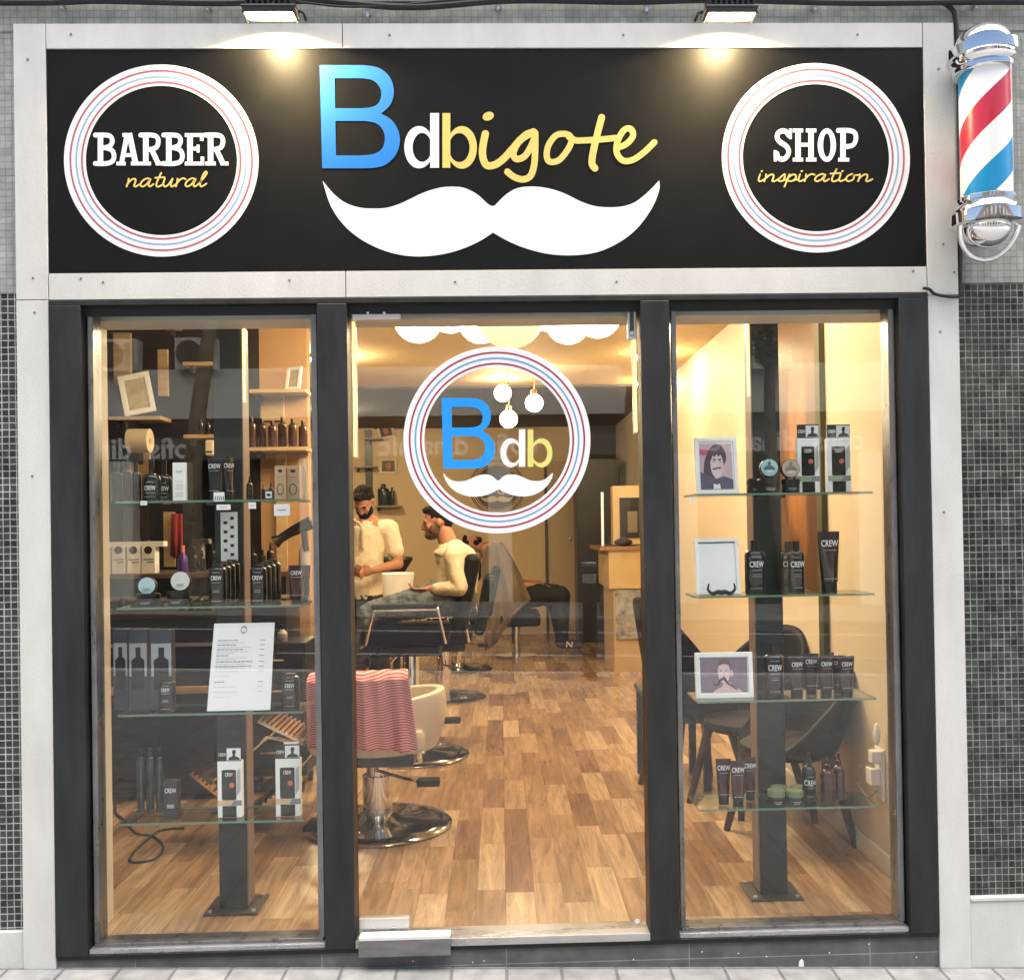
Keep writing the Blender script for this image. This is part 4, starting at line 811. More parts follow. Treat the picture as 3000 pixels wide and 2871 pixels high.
k = MB(); stroke(k, [(X(.50), Z(.42)), (X(.42), Z(.36)), (X(.36), Z(.24)), (X(.28), Z(.26))], [.011, .003], lambda a, b: (a, b), -.0034, .0006); stroke(k, [(X(.50), Z(.42)), (X(.56), Z(.30)), (X(.66), Z(.2)), (X(.76), Z(.10))], [.011, .003], lambda a, b: (a, b), -.0036, .0006); k.build('picture_moustache', plum, T)
bottle(2232, 2288, 1886, ZRs[2], .20, 'dark labelled bottle right of the landscape portrait', group='dark bottles in the right window')
for i, (a, b, yy, nm) in enumerate(((2301, 2352, .17, 'leftmost of the five'), (2346, 2392, .23, 'second, set back, of the five'), (2391, 2436, .19, 'third of the five'), (2428, 2470, .25, 'fourth, half hidden'), (2446, 2498, .17, 'rightmost of the five'))):
    tube(a, b, (1922, 1914, 1922, 1920, 1922)[i], ZRs[2], yy, 'brown labelled tube, ' + nm.replace(' of the five', '') + ' of five on the third right shelf', group='brown tubes on the third right shelf', rz=radians((5, -4, 0, 8, 6)[i]))
# ---- right shelf 4
for a, b, t_, yy, nm in ((2085, 2130, 2222, .20, 'left'), (2166, 2204, 2218, .25, 'right, set back'), (2127, 2172, 2228, .16, 'front middle')): tube(a, b, t_, ZRs[3], yy, 'wine coloured tube, ' + nm + ' one of the trio on the lowest right shelf', mat('wine_tube', (.055, .014, .018), .2, coat=.4), group='wine tubes on the lowest right shelf')
glid = mat('green_lid', (.13, .18, .09), .35); gbody = mat('green_jar', (.015, .03, .018), .2)
for a, b, t_, yy, nm in ((2236, 2286, 2312, .155, 'front left'), (2291, 2340, 2314, .155, 'front right'), (2247, 2293, 2302, .26, 'rear left'), (2303, 2350, 2302, .26, 'rear right')): jar(a, b, t_, ZRs[3], yy, 'small green lidded jar, ' + nm + ' of the four on the lowest right shelf', gbody, glid, group='green jars')
bottle(2338, 2378, 2206, ZRs[3], .22, 'slim dark pump bottle standing alone left of the amber pair', True, bottlem, pump=True, group='slim pump bottles')
bottle(2392, 2433, 2218, ZRs[3], .17, 'amber pump bottle in front with a white barcode', False, amber, pump=True, group='slim pump bottles')
bottle(2427, 2465, 2206, ZRs[3], .23, 'amber pump bottle at the right end of the lowest right shelf', False, amber, pump=True, group='slim pump bottles')
# ---- left shelf 1
for i, (a, b, t_, yy) in enumerate(((327, 362, 1351, .24), (355, 388, 1343, .28), (386, 416, 1352, .21))): bottle(a, b, t_, ZLs[0], yy, ('plain dark bottle at the left end of the top left shelf', 'taller plain dark bottle set back, second from the left', 'plain dark bottle third from the left on the top left shelf')[i], False, shoulder=.66, group='plain dark bottles on the top left shelf')
bottle(419, 474, 1346, ZLs[0], .20, 'wide shouldered dark bottle with label, in front on the top left shelf', round_=True, group='wide dark bottles'); bottle(462, 506, 1350, ZLs[0], .28, 'wide shouldered dark bottle half hidden behind its twin', round_=True, group='wide dark bottles')
def box_item(px0, px1, pyt, zb, Y, dep, m, name, label, cat, group=None, side=None):
    x, w, h = dims(px0, px1, pyt, zb, Y); T = thing(name, label, cat, (x, Y, zb), group); T['_o'] = (0, 0, 0)
    MB().box(-w / 2, w / 2, -dep / 2, dep / 2, 0, h).build('box', m, T, bevel=.001); return T, w, h
T, w, h = box_item(513, 551, 1356, ZLs[0], .18, .04, cardw, 'carton', 'plain white slim carton with grey lettering on the top left shelf', 'carton')
text_mb('CREW', h * .10, .62, .0, -.0212, .0004, cz=h * .76).build('printed_word', printg, T)
k = MB(); [k.box(-w * .3, w * .3, -.0208, -.0203, h * a, h * a + .0012) for a in (.50, .42, .38, .34, .30, .2, .16, .12)]; k.build('printed_lines', printg, T)
T, w, h = box_item(553, 563, 1357, ZLs[0], .20, .04, mat('dark_card', (0, 0, 0)), 'carton', 'narrow black carton right against the white slim carton', 'carton')
tube(611, 655, 1342, ZLs[0], .19, 'large black tube with broad white lettering, top left shelf', tubeb, group='large black tubes'); tube(650, 690, 1340, ZLs[0], .25, 'large black tube turned sideways behind the lettered one', tubeb, group='large black tubes', rz=radians(50))
x, z = W(641, 1456, .115); T = thing('price_card', 'small card with five black comb marks under the large black tube', 'card', (x, .118, z)); T['_o'] = (0, 0, 0); MB().box(-.020, .020, 0, .0015, -.016, .018).build('card', paper, T)
for i in range(5): MB().prism([(-.016 + i * .0075, -.012), (-.012 + i * .0075, -.012), (-.0128 + i * .0075, .004), (-.0152 + i * .0075, .004)], (), -.0008, .0007).build('printed_mark', black, T)
T, w, h = box_item(778, 806, 1436, ZLs[0], .20, .03, mat('dark_card', (0, 0, 0)), 'carton', 'tiny black carton with a white square label on the top left shelf', 'carton'); MB().box(-w * .33, w * .33, -.0162, -.0152, h * .15, h * .85).build('square_label', white, T); MB().prism(ell(0, h * .5, w * .2, h * .14, 16), (), -.0175, .001).build('printed_mark', black, T)
for a, b, t_, yy, nm in ((768, 778, 1416, .23, 'left'), (790, 802, 1414, .26, 'right')): bottle(a, b, t_, ZLs[0], yy, 'tiny dark dropper bottle, ' + nm + ' one behind the tiny black carton', False, pump=True, group='tiny dropper bottles')
bottle(724, 742, 1396, ZLs[0], .24, 'small clear topped dark bottle left of the tiny dropper bottles', False, group='tiny dropper bottles', pump=True)
for i, (a, b, yy, nm) in enumerate(((810, 843, .18, 'front'), (844, 883, .20, 'side-on'))):
    T, w, h = box_item(a, b, 1366, ZLs[0], yy, .035, mat('peach_card', (.62, .42, .26), .55, var=.1, vs=10), 'carton', 'peach coloured carton ' + nm + ' at the right end of the top left shelf', 'carton', 'peach cartons')
    MB().prism(ell(0, h * .30, w * .30, h * .17, 24), [ell(0, h * .30, w * .24, h * .145, 24)], -.0190, .001).build('oval_print', woodd, T); MB().box(-w * .3, w * .3, -.0182, -.0178, h * .66, h * .67).build('printed_line', woodd, T); MB().prism(ell(0, h * .85, w * .2, h * .045, 16), (), -.0184, .0008).build('printed_mark', woodd, T)
bottle(888, 900, 1346, ZLs[0], .28, 'white capped slim bottle behind the peach cartons', False, mat('milky_bottle', (.6, .58, .52), .3), white, group=None)
# ---- left shelf 2
jar(398, 468, 1738, ZLs[1], .20, 'wide black jar under the pale blue tin', group='wide black jars'); jar(488, 555, 1732, ZLs[1], .19, 'wide black jar under the white tin', group='wide black jars')
tin(430, 1716, 26, .20, 'pale blue round tin on a jar in the left window', mat('ice_tin', (.50, .72, .76), .35), None); tin(528, 1702, 29, .19, 'white round tin with grey lettering in the left window', mat('pale_tin', (.70, .71, .70), .4, var=.1, vs=50), None)
for r_, (a, b, t_) in enumerate(((611, 661, 1655), (732, 780, 1655))):
    for k in range(4): bottle(a + 14 * k, b + 14 * k, t_ - 1 - 5 * k, ZLs[1], .165 + .05 * k, 'dark bottle %s the %s file on the second left shelf' % (('heading', 'second in', 'third in', 'last in')[k], ('left', 'right')[r_]), k == 0, shoulder=.86, neck=.6, group='files of labelled bottles')
for k in range(2): tube(843 + 20 * k, 893 + 16 * k, 1656, ZLs[1], .175 + .07 * k, ('wine brown tube with bright lettering at the right end of the second left shelf', 'wine brown tube hidden behind the lettered one on the second left shelf')[k], mat('wine_tube', (0, 0, 0)), group='wine tubes on the second left shelf', txt=k == 0)
# ---- left shelf 3
for i, (a, b) in enumerate(((333, 376), (381, 436), (447, 510))):
    x, w, h = dims(a, b, 1842, ZLs[2], .25); T = thing('display_carton', ('tall display carton with a bottle figure, leftmost of three', 'tall display carton with a bottle figure, middle of three', 'tall display carton with a bottle figure, rightmost and clearest of three')[i], 'carton', (x, .25 - .01 * i, ZLs[2]), 'tall display cartons'); T['_o'] = (0, 0, 0)
    MB().box(-w / 2, w / 2, -.02, .02, 0, h).build('box', mat('slate_card', (.05, .055, .075), .3), T, bevel=.001); MB().box(-w * .46, w * .46, -.0212, -.0202, h * .42, h * .83).build('pale_panel', mat('pale_card', (.40, .40, .43), .5), T)
    k = MB(); q = w * .2; k.prism([(-w * .34, h * .25), (w * .34, h * .25), (w * .34, h * .62), (w * .14, h * .66), (w * .14, h * .78), (-w * .12, h * .78), (-w * .12, h * .66), (-w * .34, h * .62)], (), -.0222, .0009); k.build('printed_figure', black, T)
bottle(460, 508, 1990, ZLs[2], .17, 'dark labelled bottle left of the menu sheet', shoulder=.88, neck=.6); bottle(820, 872, 1972, ZLs[2], .17, 'dark labelled bottle right of the menu sheet', shoulder=.86, neck=.6)
# menu stand
A_, B_, C_, D_ = (W(628, 1828, .16), W(805, 1826, .16), W(792, 2086, .13), W(606, 2084, .13))
zM = ZLs[2]; T = thing('menu_stand', 'white printed price sheet in a clear acrylic stand, leaning on the third left shelf', 'menu', ((C_[0] + D_[0]) / 2, .13, zM))
def mq(u, v, off=0):      # u 0..1 left->right, v 0..1 bottom->top
    x = (D_[0] * (1 - u) + C_[0] * u) * (1 - v) + (A_[0] * (1 - u) + B_[0] * u) * v; return (x, .13 + .03 * v - off, zM + .002 + (A_[1] - zM) * v)
def mquad(name, u0, u1, v0, v1, off, m, par=T, th=.0004):
    q = [mq(u0, v0, off), mq(u1, v0, off), mq(u1, v1, off), mq(u0, v1, off)]; q2 = [(a, b + th, c) for a, b, c in q]
    return MB().add(q + q2, [(0, 1, 2, 3), (7, 6, 5, 4), (0, 4, 5, 1), (1, 5, 6, 2), (2, 6, 7, 3), (3, 7, 4, 0)]).build(name, m, par)
mquad('acrylic_back', -.02, 1.02, -.005, 1.015, 0, glassd, th=.003); mquad('sheet', .0, 1.0, .01, 1.0, .0012, paper)
lg = MB(); c = [mq(.5 + .055 * cos(a), .925 + .045 * sin(a), .0024) for a in [i * pi / 10 for i in range(20)]]; lg.add(c, [tuple(range(20))]); lg.build('printed_emblem', mat('emblem_grey', (.30, .32, .33), .6), T)
k = MB(); mo2 = [mq(.5 + .045 * (a - 959) / 880, .925 - .035 * (b - 1140) / 200, .0034) for a, b in path(MUST, 3)]; k.add(mo2, []); tr = tessellate_polygon([[Vector((p[0], p[2], 0)) for p in mo2]]); k.f += [tuple(t) for t in tr]; k.m += [0] * len(tr); k.build('printed_moustache', white, T)
ink1 = mat('menu_ink', (.28, .29, .32), .7); ink2 = mat('menu_faint_ink', (.58, .60, .64), .7)
rowsm = ((.80, .30, 1, 1), (.775, .44, 0, 0), (.748, .28, 1, 1), (.722, .50, 0, 0), (.696, .40, 1, 1), (.672, .50, 0, 0), (.655, .26, 0, 0), (.628, .18, 1, 1), (.603, .48, 0, 0), (.586, .30, 0, 0), (.558, .58, 1, 1), (.532, .46, 0, 0), (.505, .58, 1, 1), (.482, .46, 0, 0), (.452, .34, 0, 1), (.40, .26, 0, 0), (.33, .14, 1, 1), (.275, .36, 0, 1), (.22, .34, 0, 1), (.165, .26, 0, 0))
for vv, ln, strong, price in rowsm:
    mbx = MB(); u = .08
    while u < .08 + ln:
        wd_ = random.uniform(.02, .07); q = [mq(u, vv, .0024), mq(u + wd_, vv, .0024), mq(u + wd_, vv + (.010 if strong else .006), .0024), mq(u, vv + (.010 if strong else .006), .0024)]; mbx.add(q, [(0, 1, 2, 3)]); u += wd_ + .012
    if price:
        for u in (.78, .82): q = [mq(u, vv, .0024), mq(u + .035, vv, .0024), mq(u + .035, vv + .008, .0024), mq(u, vv + .008, .0024)]; mbx.add(q, [(0, 1, 2, 3)])
    mbx.build('printed_line', ink1 if strong else ink2, T)
# ---- left shelf 4
for i, (a, b) in enumerate(((392, 414), (420, 443), (448, 470))): bottle(a, b, 2192, ZLs[3], .27, ('leftmost clear edged dark bottle on the lowest left shelf', 'middle one of the slim dark bottles on the lowest left shelf', 'slim dark bottle nearest the matte black carton on the lowest left shelf')[i], False, mat('smoky_bottle', (.012, .014, .018), .1, coat=.8), group='slim dark bottles on the lowest left shelf', shoulder=.8)
T, w, h = box_item(475, 516, 2284, ZLs[3], .19, .04, mat('dark_card', (0, 0, 0)), 'carton', 'matte black carton with white lettering on the lowest left shelf', 'carton'); text_mb('CREW', h * .17, .62, .01, -.0215, .0004, cz=h * .74).build('printed_word', printw, T); text_mb('CREW', h * .01, 1, 0, -.0215, .0004, cz=h * .35) ; MB().box(-w * .25, w * .25, -.0212, -.0203, h * .28, h * .38).build('printed_block', printg, T)
for i, (a, b, t_) in enumerate(((632, 702, 2186), (801, 873, 2178))):
    T = carton(a, b, t_, ZLs[3], .185 + .0 * i, ('large white carton with a peach band, in front of the left steel column', 'large white carton with a peach band and a white hang tab, lowest left shelf')[i], otint, group='large white cartons on the lowest left shelf')
    if i: w = dims(a, b, t_, ZLs[3], .185)[1]; h = dims(a, b, t_, ZLs[3], .185)[2]; MB().box(-w * .15, w * .45, -.017, -.0155, h * 1.005, h * 1.035).build('hang_tab', white, T, bevel=.001)
# sockets on the right wall
SK = thing('wall_socket', 'stack of white plug adapters with a cord, low on the right wall', 'socket', (XW1, .62, .75))
for px, py, s_ in ((2566, 2215, .026), (2560, 2272, .034)):
    yv, zv = WX(px, py, XW1 - .03); MB().box(XW1 - .055, XW1 - .012, yv - s_, yv + s_, zv - s_, zv + s_).build('adapter', white, SK, bevel=.004)
yv, zv = WX(2575, 2245, XW1 - .01); MB().box(XW1 - .0115, XW1 - .0005, yv - .05, yv + .05, zv - .14, zv + .08).build('socket_plate', white, SK, bevel=.003)
mb = MB(); mb.tube([(XW1 - .03, yv + .0, zv - .0), (XW1 - .06, yv + .10, zv - .02), (XW1 - .06, yv + .14, zv - .10), (XW1 - .04, yv + .06, zv - .16), (XW1 - .03, yv - .02, zv - .10)], .004); mb.build('cord', mat('grey_cord', (.35, .33, .33), .5), SK, smooth=True)
yv, zv = WX(2572, 2150, XW1 - .03); MB().sph((XW1 - .035, yv, zv), .022, 16, sx=.6, sy=1, sz=2.2).build('air_freshener', white, SK, smooth=True)
# poster panel on the right wall
ya, yb = WX(2395, 1300, XW1 - .01)[0], WX(2282, 1300, XW1 - .01)[0]
def poster_mat():
    m = bpy.data.materials.new('poster_print'); m.use_nodes = True; t = m.node_tree; b = t.nodes['Principled BSDF']; tc = t.nodes.new('ShaderNodeTexCoord'); mp = t.nodes.new('ShaderNodeMapping'); mp.inputs['Location'].default_value = (-.5, -.5 * 2.1, -.42 * 1.9); mp.inputs['Scale'].default_value = (1, 2.1, 1.9)
    t.links.new(tc.outputs['Generated'], mp.inputs[0]); g_ = t.nodes.new('ShaderNodeTexGradient'); g_.gradient_type = 'SPHERICAL'; t.links.new(mp.outputs[0], g_.inputs[0])
    n = t.nodes.new('ShaderNodeTexNoise'); n.inputs['Scale'].default_value = 5; t.links.new(tc.outputs['Generated'], n.inputs['Vector']); a = node_math(t, 'ADD', g_.outputs['Fac'], node_math(t, 'MULTIPLY', node_math(t, 'SUBTRACT', n.outputs['Fac'], None, vb=.5), None, vb=.5))
    r = t.nodes.new('ShaderNodeValToRGB'); e = r.color_ramp.elements; e[0].position = .15; e[0].color = (.09, .035, .015, 1); e[1].position = .75; e[1].color = (.60, .33, .14, 1); k = e.new(.42); k.color = (.33, .13, .04, 1); t.links.new(a, r.inputs[0]); t.links.new(r.outputs[0], b.inputs['Base Color']); b.inputs['Roughness'].default_value = .35; return m
tag(MB().box(XW1 - .012, XW1 - .001, ya, yb, WX(2340, 1720, XW1)[1], 2.86).build('wall_poster', poster_mat()), 'tall brown and orange poster hung on the right wall behind the column', 'poster')
tag(MB().box(XW1 - .03, XW1 - .0005, ya - .11, ya - .035, .1, 2.88).build('wall_trim', mat('olive_trim', (.06, .06, .025), .5)), 'narrow dark olive trim strip on the right wall beside the poster', 'trim')

# ================================================================== SALON FURNITURE
def pw(px, py, Y): x, z = W(px, py, Y); return Vector((x, Y, z))
PYW = 3.0
xp0, xp1 = XW0 + .001, W(905, 1500, PYW)[0]; xps = W(765, 1500, PYW)[0]
PT = thing('partition', 'dark station partition with a tan end strip and light wood shelves, seen through the left window', 'partition', (xp0, PYW, 0))
MB().box(xp0, xps, PYW, PYW + .1, 0, CZ - .001).build('dark_panel', mat('station_brown', (.018, .012, .010), .35, var=.4, vs=3), PT)
MB().box(xps + .001, xp1, PYW - .004, PYW + .1, 0, CZ - .001).build('tan_panel', mat('orange_tan', (.46, .27, .13), .55, var=.15, vs=3), PT)
for a, b, c, d in ((331, 384, 975, 1125), (461, 492, 1024, 1160), (378, 440, 1320, 1470), (763, 832, 1160, 1232), (806, 845, 1325, 1900), (478, 512, 1500, 1660)):
    x0, z1 = W(a, c, PYW - .03); x1, z0 = W(b, d, PYW - .03); MB().box(x0, x1, PYW - .03, PYW - .0045, z0, z1).build('wood_strip', woodl, PT, bevel=.002)
ma, mb2 = W(560, 1330, PYW - .02), W(700, 1660, PYW - .02); MB().box(ma[0], mb2[0], PYW - .02, PYW - .001, mb2[1], ma[1]).build('dark_mirror', mat('mirror_dark', (.35, .33, .33), .05, metal=1), PT)
ma, mb2 = W(360, 1490, PYW - .02), W(440, 1620, PYW - .02); MB().box(ma[0], mb2[0], PYW - .02, PYW - .001, mb2[1], ma[1]).build('dark_mirror', mat('mirror_dark', (0, 0, 0)), PT)
def wshelf(a, b, py, dep, label, Y=PYW):
    yf = Y - dep; x0, z = W(a, py, yf); x1 = W(b, py, yf)[0]
    T = thing('wall_shelf', label, 'shelf', ((x0 + x1) / 2, Y, z), 'light wood shelves on the partition'); MB().box(x0, x1, yf, Y - .0045, z - .012, z + .012).build('board', woodl, T, bevel=.002)
    MB().box(x0 + .03, x0 + .05, yf + .05, Y - .0045, z - .05, z - .0125).build('bracket', woodd, T); return z + .0125, yf
zsA, yA = wshelf(318, 470, 1226, .22, 'wide light wood shelf carrying the tilted frame, left window')
zsB, yB = wshelf(730, 895, 1146, .20, 'upper light wood shelf right of the left column')
zsC, yC = wshelf(730, 897, 1316, .22, 'light wood shelf full of brown bottles right of the left column')
wshelf(535, 624, 1066, .12, 'short light wood shelf high beside the left column'); zsD, yD = wshelf(537, 628, 1279, .12, 'short light wood shelf level with the paper roll'); wshelf(478, 520, 957, .10, 'tiny light wood shelf near the top of the left window')
for i in range(6):
    px = 742 + i * 30; bottle(px - 13, px + 13, 1222 + (i % 3) * 5, zsC, yC + .06 + .05 * (i % 2), 'brown bottle number %s from the left in the row on the wood shelf' % ('one', 'two', 'three', 'four', 'five', 'six')[i], False, mat('brown_glass', (.05, .018, .010), .12, coat=.7), group='brown bottles on the wood shelf')
T, w, h, bw = picture_frame(372, 462, 1100, zsA, yA + .08, 'tilted cream picture frame on the wide wood shelf', lean=14, rz=-14, bw=.03, group=None); MB().box(-w / 2 + .035, w / 2 - .035, -.002, -.0005, .035, h - .035).build('picture', mat('sepia_print', (.62, .52, .30), .6, var=.5, vs=9), T)
T.rotation_euler = (radians(-14), radians(-12), radians(10)); T.location.z += .024
T, w, h, bw = picture_frame(838, 888, 1074, zsB, yB + .07, 'small leaning picture frame on the upper wood shelf', lean=12, rz=-22, bw=.02, group=None); MB().box(-w / 2 + .022, w / 2 - .022, -.002, -.0005, .022, h - .022).build('picture', mat('sepia_print', (0, 0, 0)), T)
a_ = pw(378, 1292, 2.7); b_ = pw(440, 1292, 2.7); T = thing('paper_roll', 'cream paper roll on a black wall dispenser, left window', 'paper roll', tuple(a_))
MB().lathe([(.075, a_.x), (.075, b_.x)], (0, a_.y, a_.z), 28, axis='X').build('roll', creamw, T, smooth=True); MB().lathe([(.02, b_.x - .001), (.02, b_.x + .002)], (0, a_.y, a_.z), 16, axis='X').build('core', woodl, T); MB().box(a_.x - .03, a_.x - .005, a_.y - .02, PYW - .001, a_.z - .13, a_.z + .12).build('dispenser', black, T, bevel=.008)
# counter with products
yc0 = 2.42; zc = W(400, 1680, yc0 + .05)[1]
T = thing('station_counter', 'dark station counter with a pale edge, behind the left window shelves', 'counter', (-1.7, 2.7, 0))
MB().box(xp0, xp1 - .02, yc0, PYW - .035, zc - .03, zc).build('worktop', mat('worktop', (.16, .10, .08), .3, var=.3, vs=6), T, bevel=.003); MB().box(xp0, xp1 - .06, yc0 + .12, PYW - .036, .34, zc - .031).build('cabinet', mat('cabinet_black', (.018, .016, .018), .3), T)
MB().box(xp0, xp1 - .02, yc0 - .003, yc0 + .02, zc - .16, zc - .14).build('front_rail', satin, T); MB().box(xp0 + .1, xp1 - .3, yc0 + .05, yc0 + .10, .55, .60).build('cable_rail', woodl, T)
for i in range(5):
    a, b = 247 + i * 43.5, 286 + i * 43.5; x, w, h = dims(a, b, 1600, zc, yc0 + .08); T = thing('product_box', 'white product box with a dark round motif, %s from the left in the counter row' % ('first', 'second', 'third', 'fourth', 'fifth')[i], 'box', (x, yc0 + .08, zc), 'white product boxes on the counter'); T['_o'] = (0, 0, 0)
    MB().box(-w / 2, w / 2, -.04, .04, 0, h).build('box', cardw, T, bevel=.001); MB().prism(ell(0, h * .86, w * .30, w * .30, 20), (), -.0415, .0012).build('round_motif', woodd, T); MB().box(-w * .35, w * .4, -.0412, -.0402, h * .5, h * .53).build('printed_line', black, T); MB().box(-w * .1, w * .4, -.0412, -.0402, h * .4, h * .43).build('printed_line', black, T)
x0, z1 = W(282, 1590, yc0 + .1); x1, z0 = W(488, 1602, yc0 + .1); T = thing('white_rail', 'thin white strip lying along the tops of the product boxes', 'strip', ((x0 + x1) / 2, yc0 + .1, z0)); MB().box(x0, x1, yc0 + .045, yc0 + .12, z0 + .003, z1 + .003).build('strip', white, T, bevel=.002)
# chart, dryer, brushes, red bottle
x0, z1 = W(672, 1502, PYW - .25); x1, z0 = W(721, 1640, PYW - .25)
T = thing('picture_chart', 'narrow pale chart with small black figures, behind the left column', 'chart', ((x0 + x1) / 2, .45, (z0 + z1) / 2)); x0, z1 = W(672, 1502, .455); x1, z0 = W(721, 1640, .455); 
MB().box(x0, x1, .446, .452, z0, z1).build('sheet', paper, T)
for i in range(9):
    MB().box(x0 + (.012 if i % 2 else .038), x0 + (.026 if i % 2 else .052), .4445, .4458, z1 - .03 - i * .018, z1 - .018 - i * .018).build('figure', black, T)
x0, z1 = W(672, 1502, .33); x1, z0 = W(721, 1640, .33); T.location.y = .45
for ch in T.children: ch.location.y -= .125
p0, p1, p2 = pw(806, 1588, 2.5), pw(850, 1560, 2.5), pw(912, 1530, 2.5)
T = thing('hair_dryer', 'black hair dryer hanging at the right side of the left window', 'hair dryer', tuple(p1)); MB().tube([p0, p0 + (p1 - p0) * .35, p1, p2], [.042, .026, .030, .042], 16).build('barrel', black, T, smooth=True); MB().tube([p1 + (p2 - p1) * .6, p1 + (p2 - p1) * .6 + Vector((.02, 0, -.15))], [.022, .018], 12).build('handle', black, T, smooth=True)
def simple(px, py0, py1, r, Y, nm, label, cat, m, base=None):
    b_ = pw(px, py1, Y); t_ = pw(px, py0, Y); T = thing(nm, label, cat, tuple(b_)); h = t_.z - b_.z
    MB().lathe([(r * .8, b_.z), (r, b_.z + h * .1), (r, b_.z + h * .55), (r * .4, b_.z + h * .75), (r * .3, t_.z)], (b_.x, Y, 0), 20).build('body', m, T, smooth=True); MB().lathe([(r * .42, b_.z + h * .78), (r * .42, t_.z + .004)], (b_.x, Y, 0), 14).build('cap', base or capm, T, smooth=True); return T
redp = mat('red_plastic', (.65, .03, .03), .25); simple(893, 1556, 1690, .035, 2.52, 'spray_bottle', 'red topped spray bottle on the counter at the right of the left window', 'bottle', mat('spray_clear', (.35, .30, .28), .2), redp)
simple(536, 1600, 1680, .03, 2.5, 'barber_brush', 'purple handled barber brush standing on the counter', 'brush', mat('purple_handle', (.08, .03, .25), .3), orange)
x, z = W(512, 1505, 2.9); T = thing('hanging_towel', 'dark red cloth hanging on the partition', 'cloth', (x, 2.93, z)); MB().add([(x - .03 + .012 * i, 2.93 + .012 * sin(i * 2), z - .0) for i in range(7)] + [(x - .04 + .014 * i, 2.925 + .014 * sin(i * 2 + .4), z - .27 - .01 * (i % 3)) for i in range(7)], [(i, i + 7, i + 8, i + 1) for i in range(6)]).build('cloth', mat('red_cloth', (.30, .02, .015), .8), T, smooth=True)
for ch in T.children: so_ = ch.modifiers.new('s', 'SOLIDIFY'); so_.thickness = .008
q = [(345, 2320), (338, 2375), (362, 2400), (400, 2440), (450, 2450), (478, 2480), (455, 2515), (390, 2525), (385, 2505), (430, 2460), (470, 2432), (540, 2425)]
def onfloor(px, py, z=.006):
    d = ray(px, py); t = (z - CAMP.z) / d.z; return Vector((d.x * t, CAMP.y + d.y * t, z))
tag(MB().tube(catmull([onfloor(*p) for p in q], 5), .006, 6).build('floor_cable', rubber, None, smooth=True), 'loose black cable looping on the wood floor behind the left window', 'cable')
# -------------------------------------------------------------- barber chairs
def barber_chair(label, lift=0.0, upm=None, back=True, tub=False):
    T = thing('barber_chair', label, 'barber chair', (0, 0, 0), 'barber chairs along the left side')
    MB().lathe([(.02, 0), (.37, 0), (.375, .012), (.36, .024), (.30, .032), (.12, .045), (.085, .07)], (0, 0, 0), 48).build('base', mat('dark_chrome', (.30, .28, .27), .10, metal=1), T, smooth=True)
    z0 = .45 + lift
    MB().lathe([(.075, .071), (.075, .26), (.055, .262), (.055, z0 - .07)], (0, 0, 0), 28).build('column', chrome, T, smooth=True)
    MB().tube([(0, -.07, .30), (.16, -.22, .29), (.24, -.25, .28)], .008, 8).build('pump_lever', chrome, T, smooth=True); MB().box(.22, .33, -.28, -.21, .26, .295).build('pedal', blackv, T, bevel=.008)
    MB().box(-.2, .2, -.2, .2, z0 - .07, z0 - .001).build('seat_frame', black, T, bevel=.01)
    um = upm or blackv
    MB().box(-.30, .26, -.27, .27, z0, z0 + .12).build('seat', um, T, bevel=.035)
    if back:
        M = Matrix.Translation((.27, 0, z0 + .08)) @ Matrix.Rotation(radians(12), 4, 'Y'); MB().box(0, .10, -.25, .25, 0, .52 if not tub else .22, 0, M).build('backrest', um, T, bevel=.035)
    for s_ in (-1, 1):
        MB().tube([(.24, s_ * .30, z0 + .02), (.20, s_ * .31, z0 + .24), (-.20, s_ * .31, z0 + .24), (-.26, s_ * .30, z0 + .02)], .014, 10).build('arm_frame', chrome, T, smooth=True)
        MB().box(-.22, .20, s_ * .31 - .03, s_ * .31 + .03, z0 + .245, z0 + .28).build('armrest', um, T, bevel=.012)
    fr = MB(); fr.tube([(-.28, -.17, z0 + .02), (-.55, -.17, z0 - .28), (-.62, -.17, z0 - .32)], .012, 8); f_ = fr.build('footrest_rail', chrome, T, smooth=True)
    fr = MB(); fr.tube([(-.28, .17, z0 + .02), (-.55, .17, z0 - .28), (-.62, .17, z0 - .32)], .012, 8); fr.build('footrest_rail', chrome, T, smooth=True)
    M = Matrix.Translation((-.56, 0, z0 - .26)) @ Matrix.Rotation(radians(-35), 4, 'Y'); g_ = MB(); g_.box(-.16, .12, -.19, .19, -.01, .0, 0, M)
    for i in range(9): g_.box(-.15 + i * .03, -.135 + i * .03, -.185, .185, .0005, .010, 0, M)
    g_.build('foot_plate', mat('gold_chrome', (.75, .50, .30), .12, metal=1), T)
    return T
c2_ = barber_chair('black barber chair with the man in profile seated in it', .30); c2_.location = (-.60, 3.02, 0)
c3_ = barber_chair('empty black barber chair, third from the window', .05); c3_.location = (-.52, 5.29, 0)
c4_ = copy_tree(c3_); c4_['label'] = 'empty black barber chair farthest from the window'; c4_.location = (-.47, 7.1, 0)
c1_ = barber_chair('cream barber chair nearest the window with a striped towel over its side', -.04, creamv, False, True); c1_.location = (-.64, 1.45, 0)
for ch in list(c1_.children):
    if ch.name.startswith(('arm_frame', 'armrest')): bpy.data.objects.remove(ch)
n = 40; K_ = 10; vs = []
for k in range(K_ + 1):
    t = k / K_; z = .40 + .24 * t
    for i in range(n + 1):
        a = radians(-150 + 300 * i / n); rx = .30 + .055 * sin(t * 2.2); vs.append((rx * cos(a), (.27 + .02 * t) * sin(a), z + (.06 * t * max(0, cos(a)))))
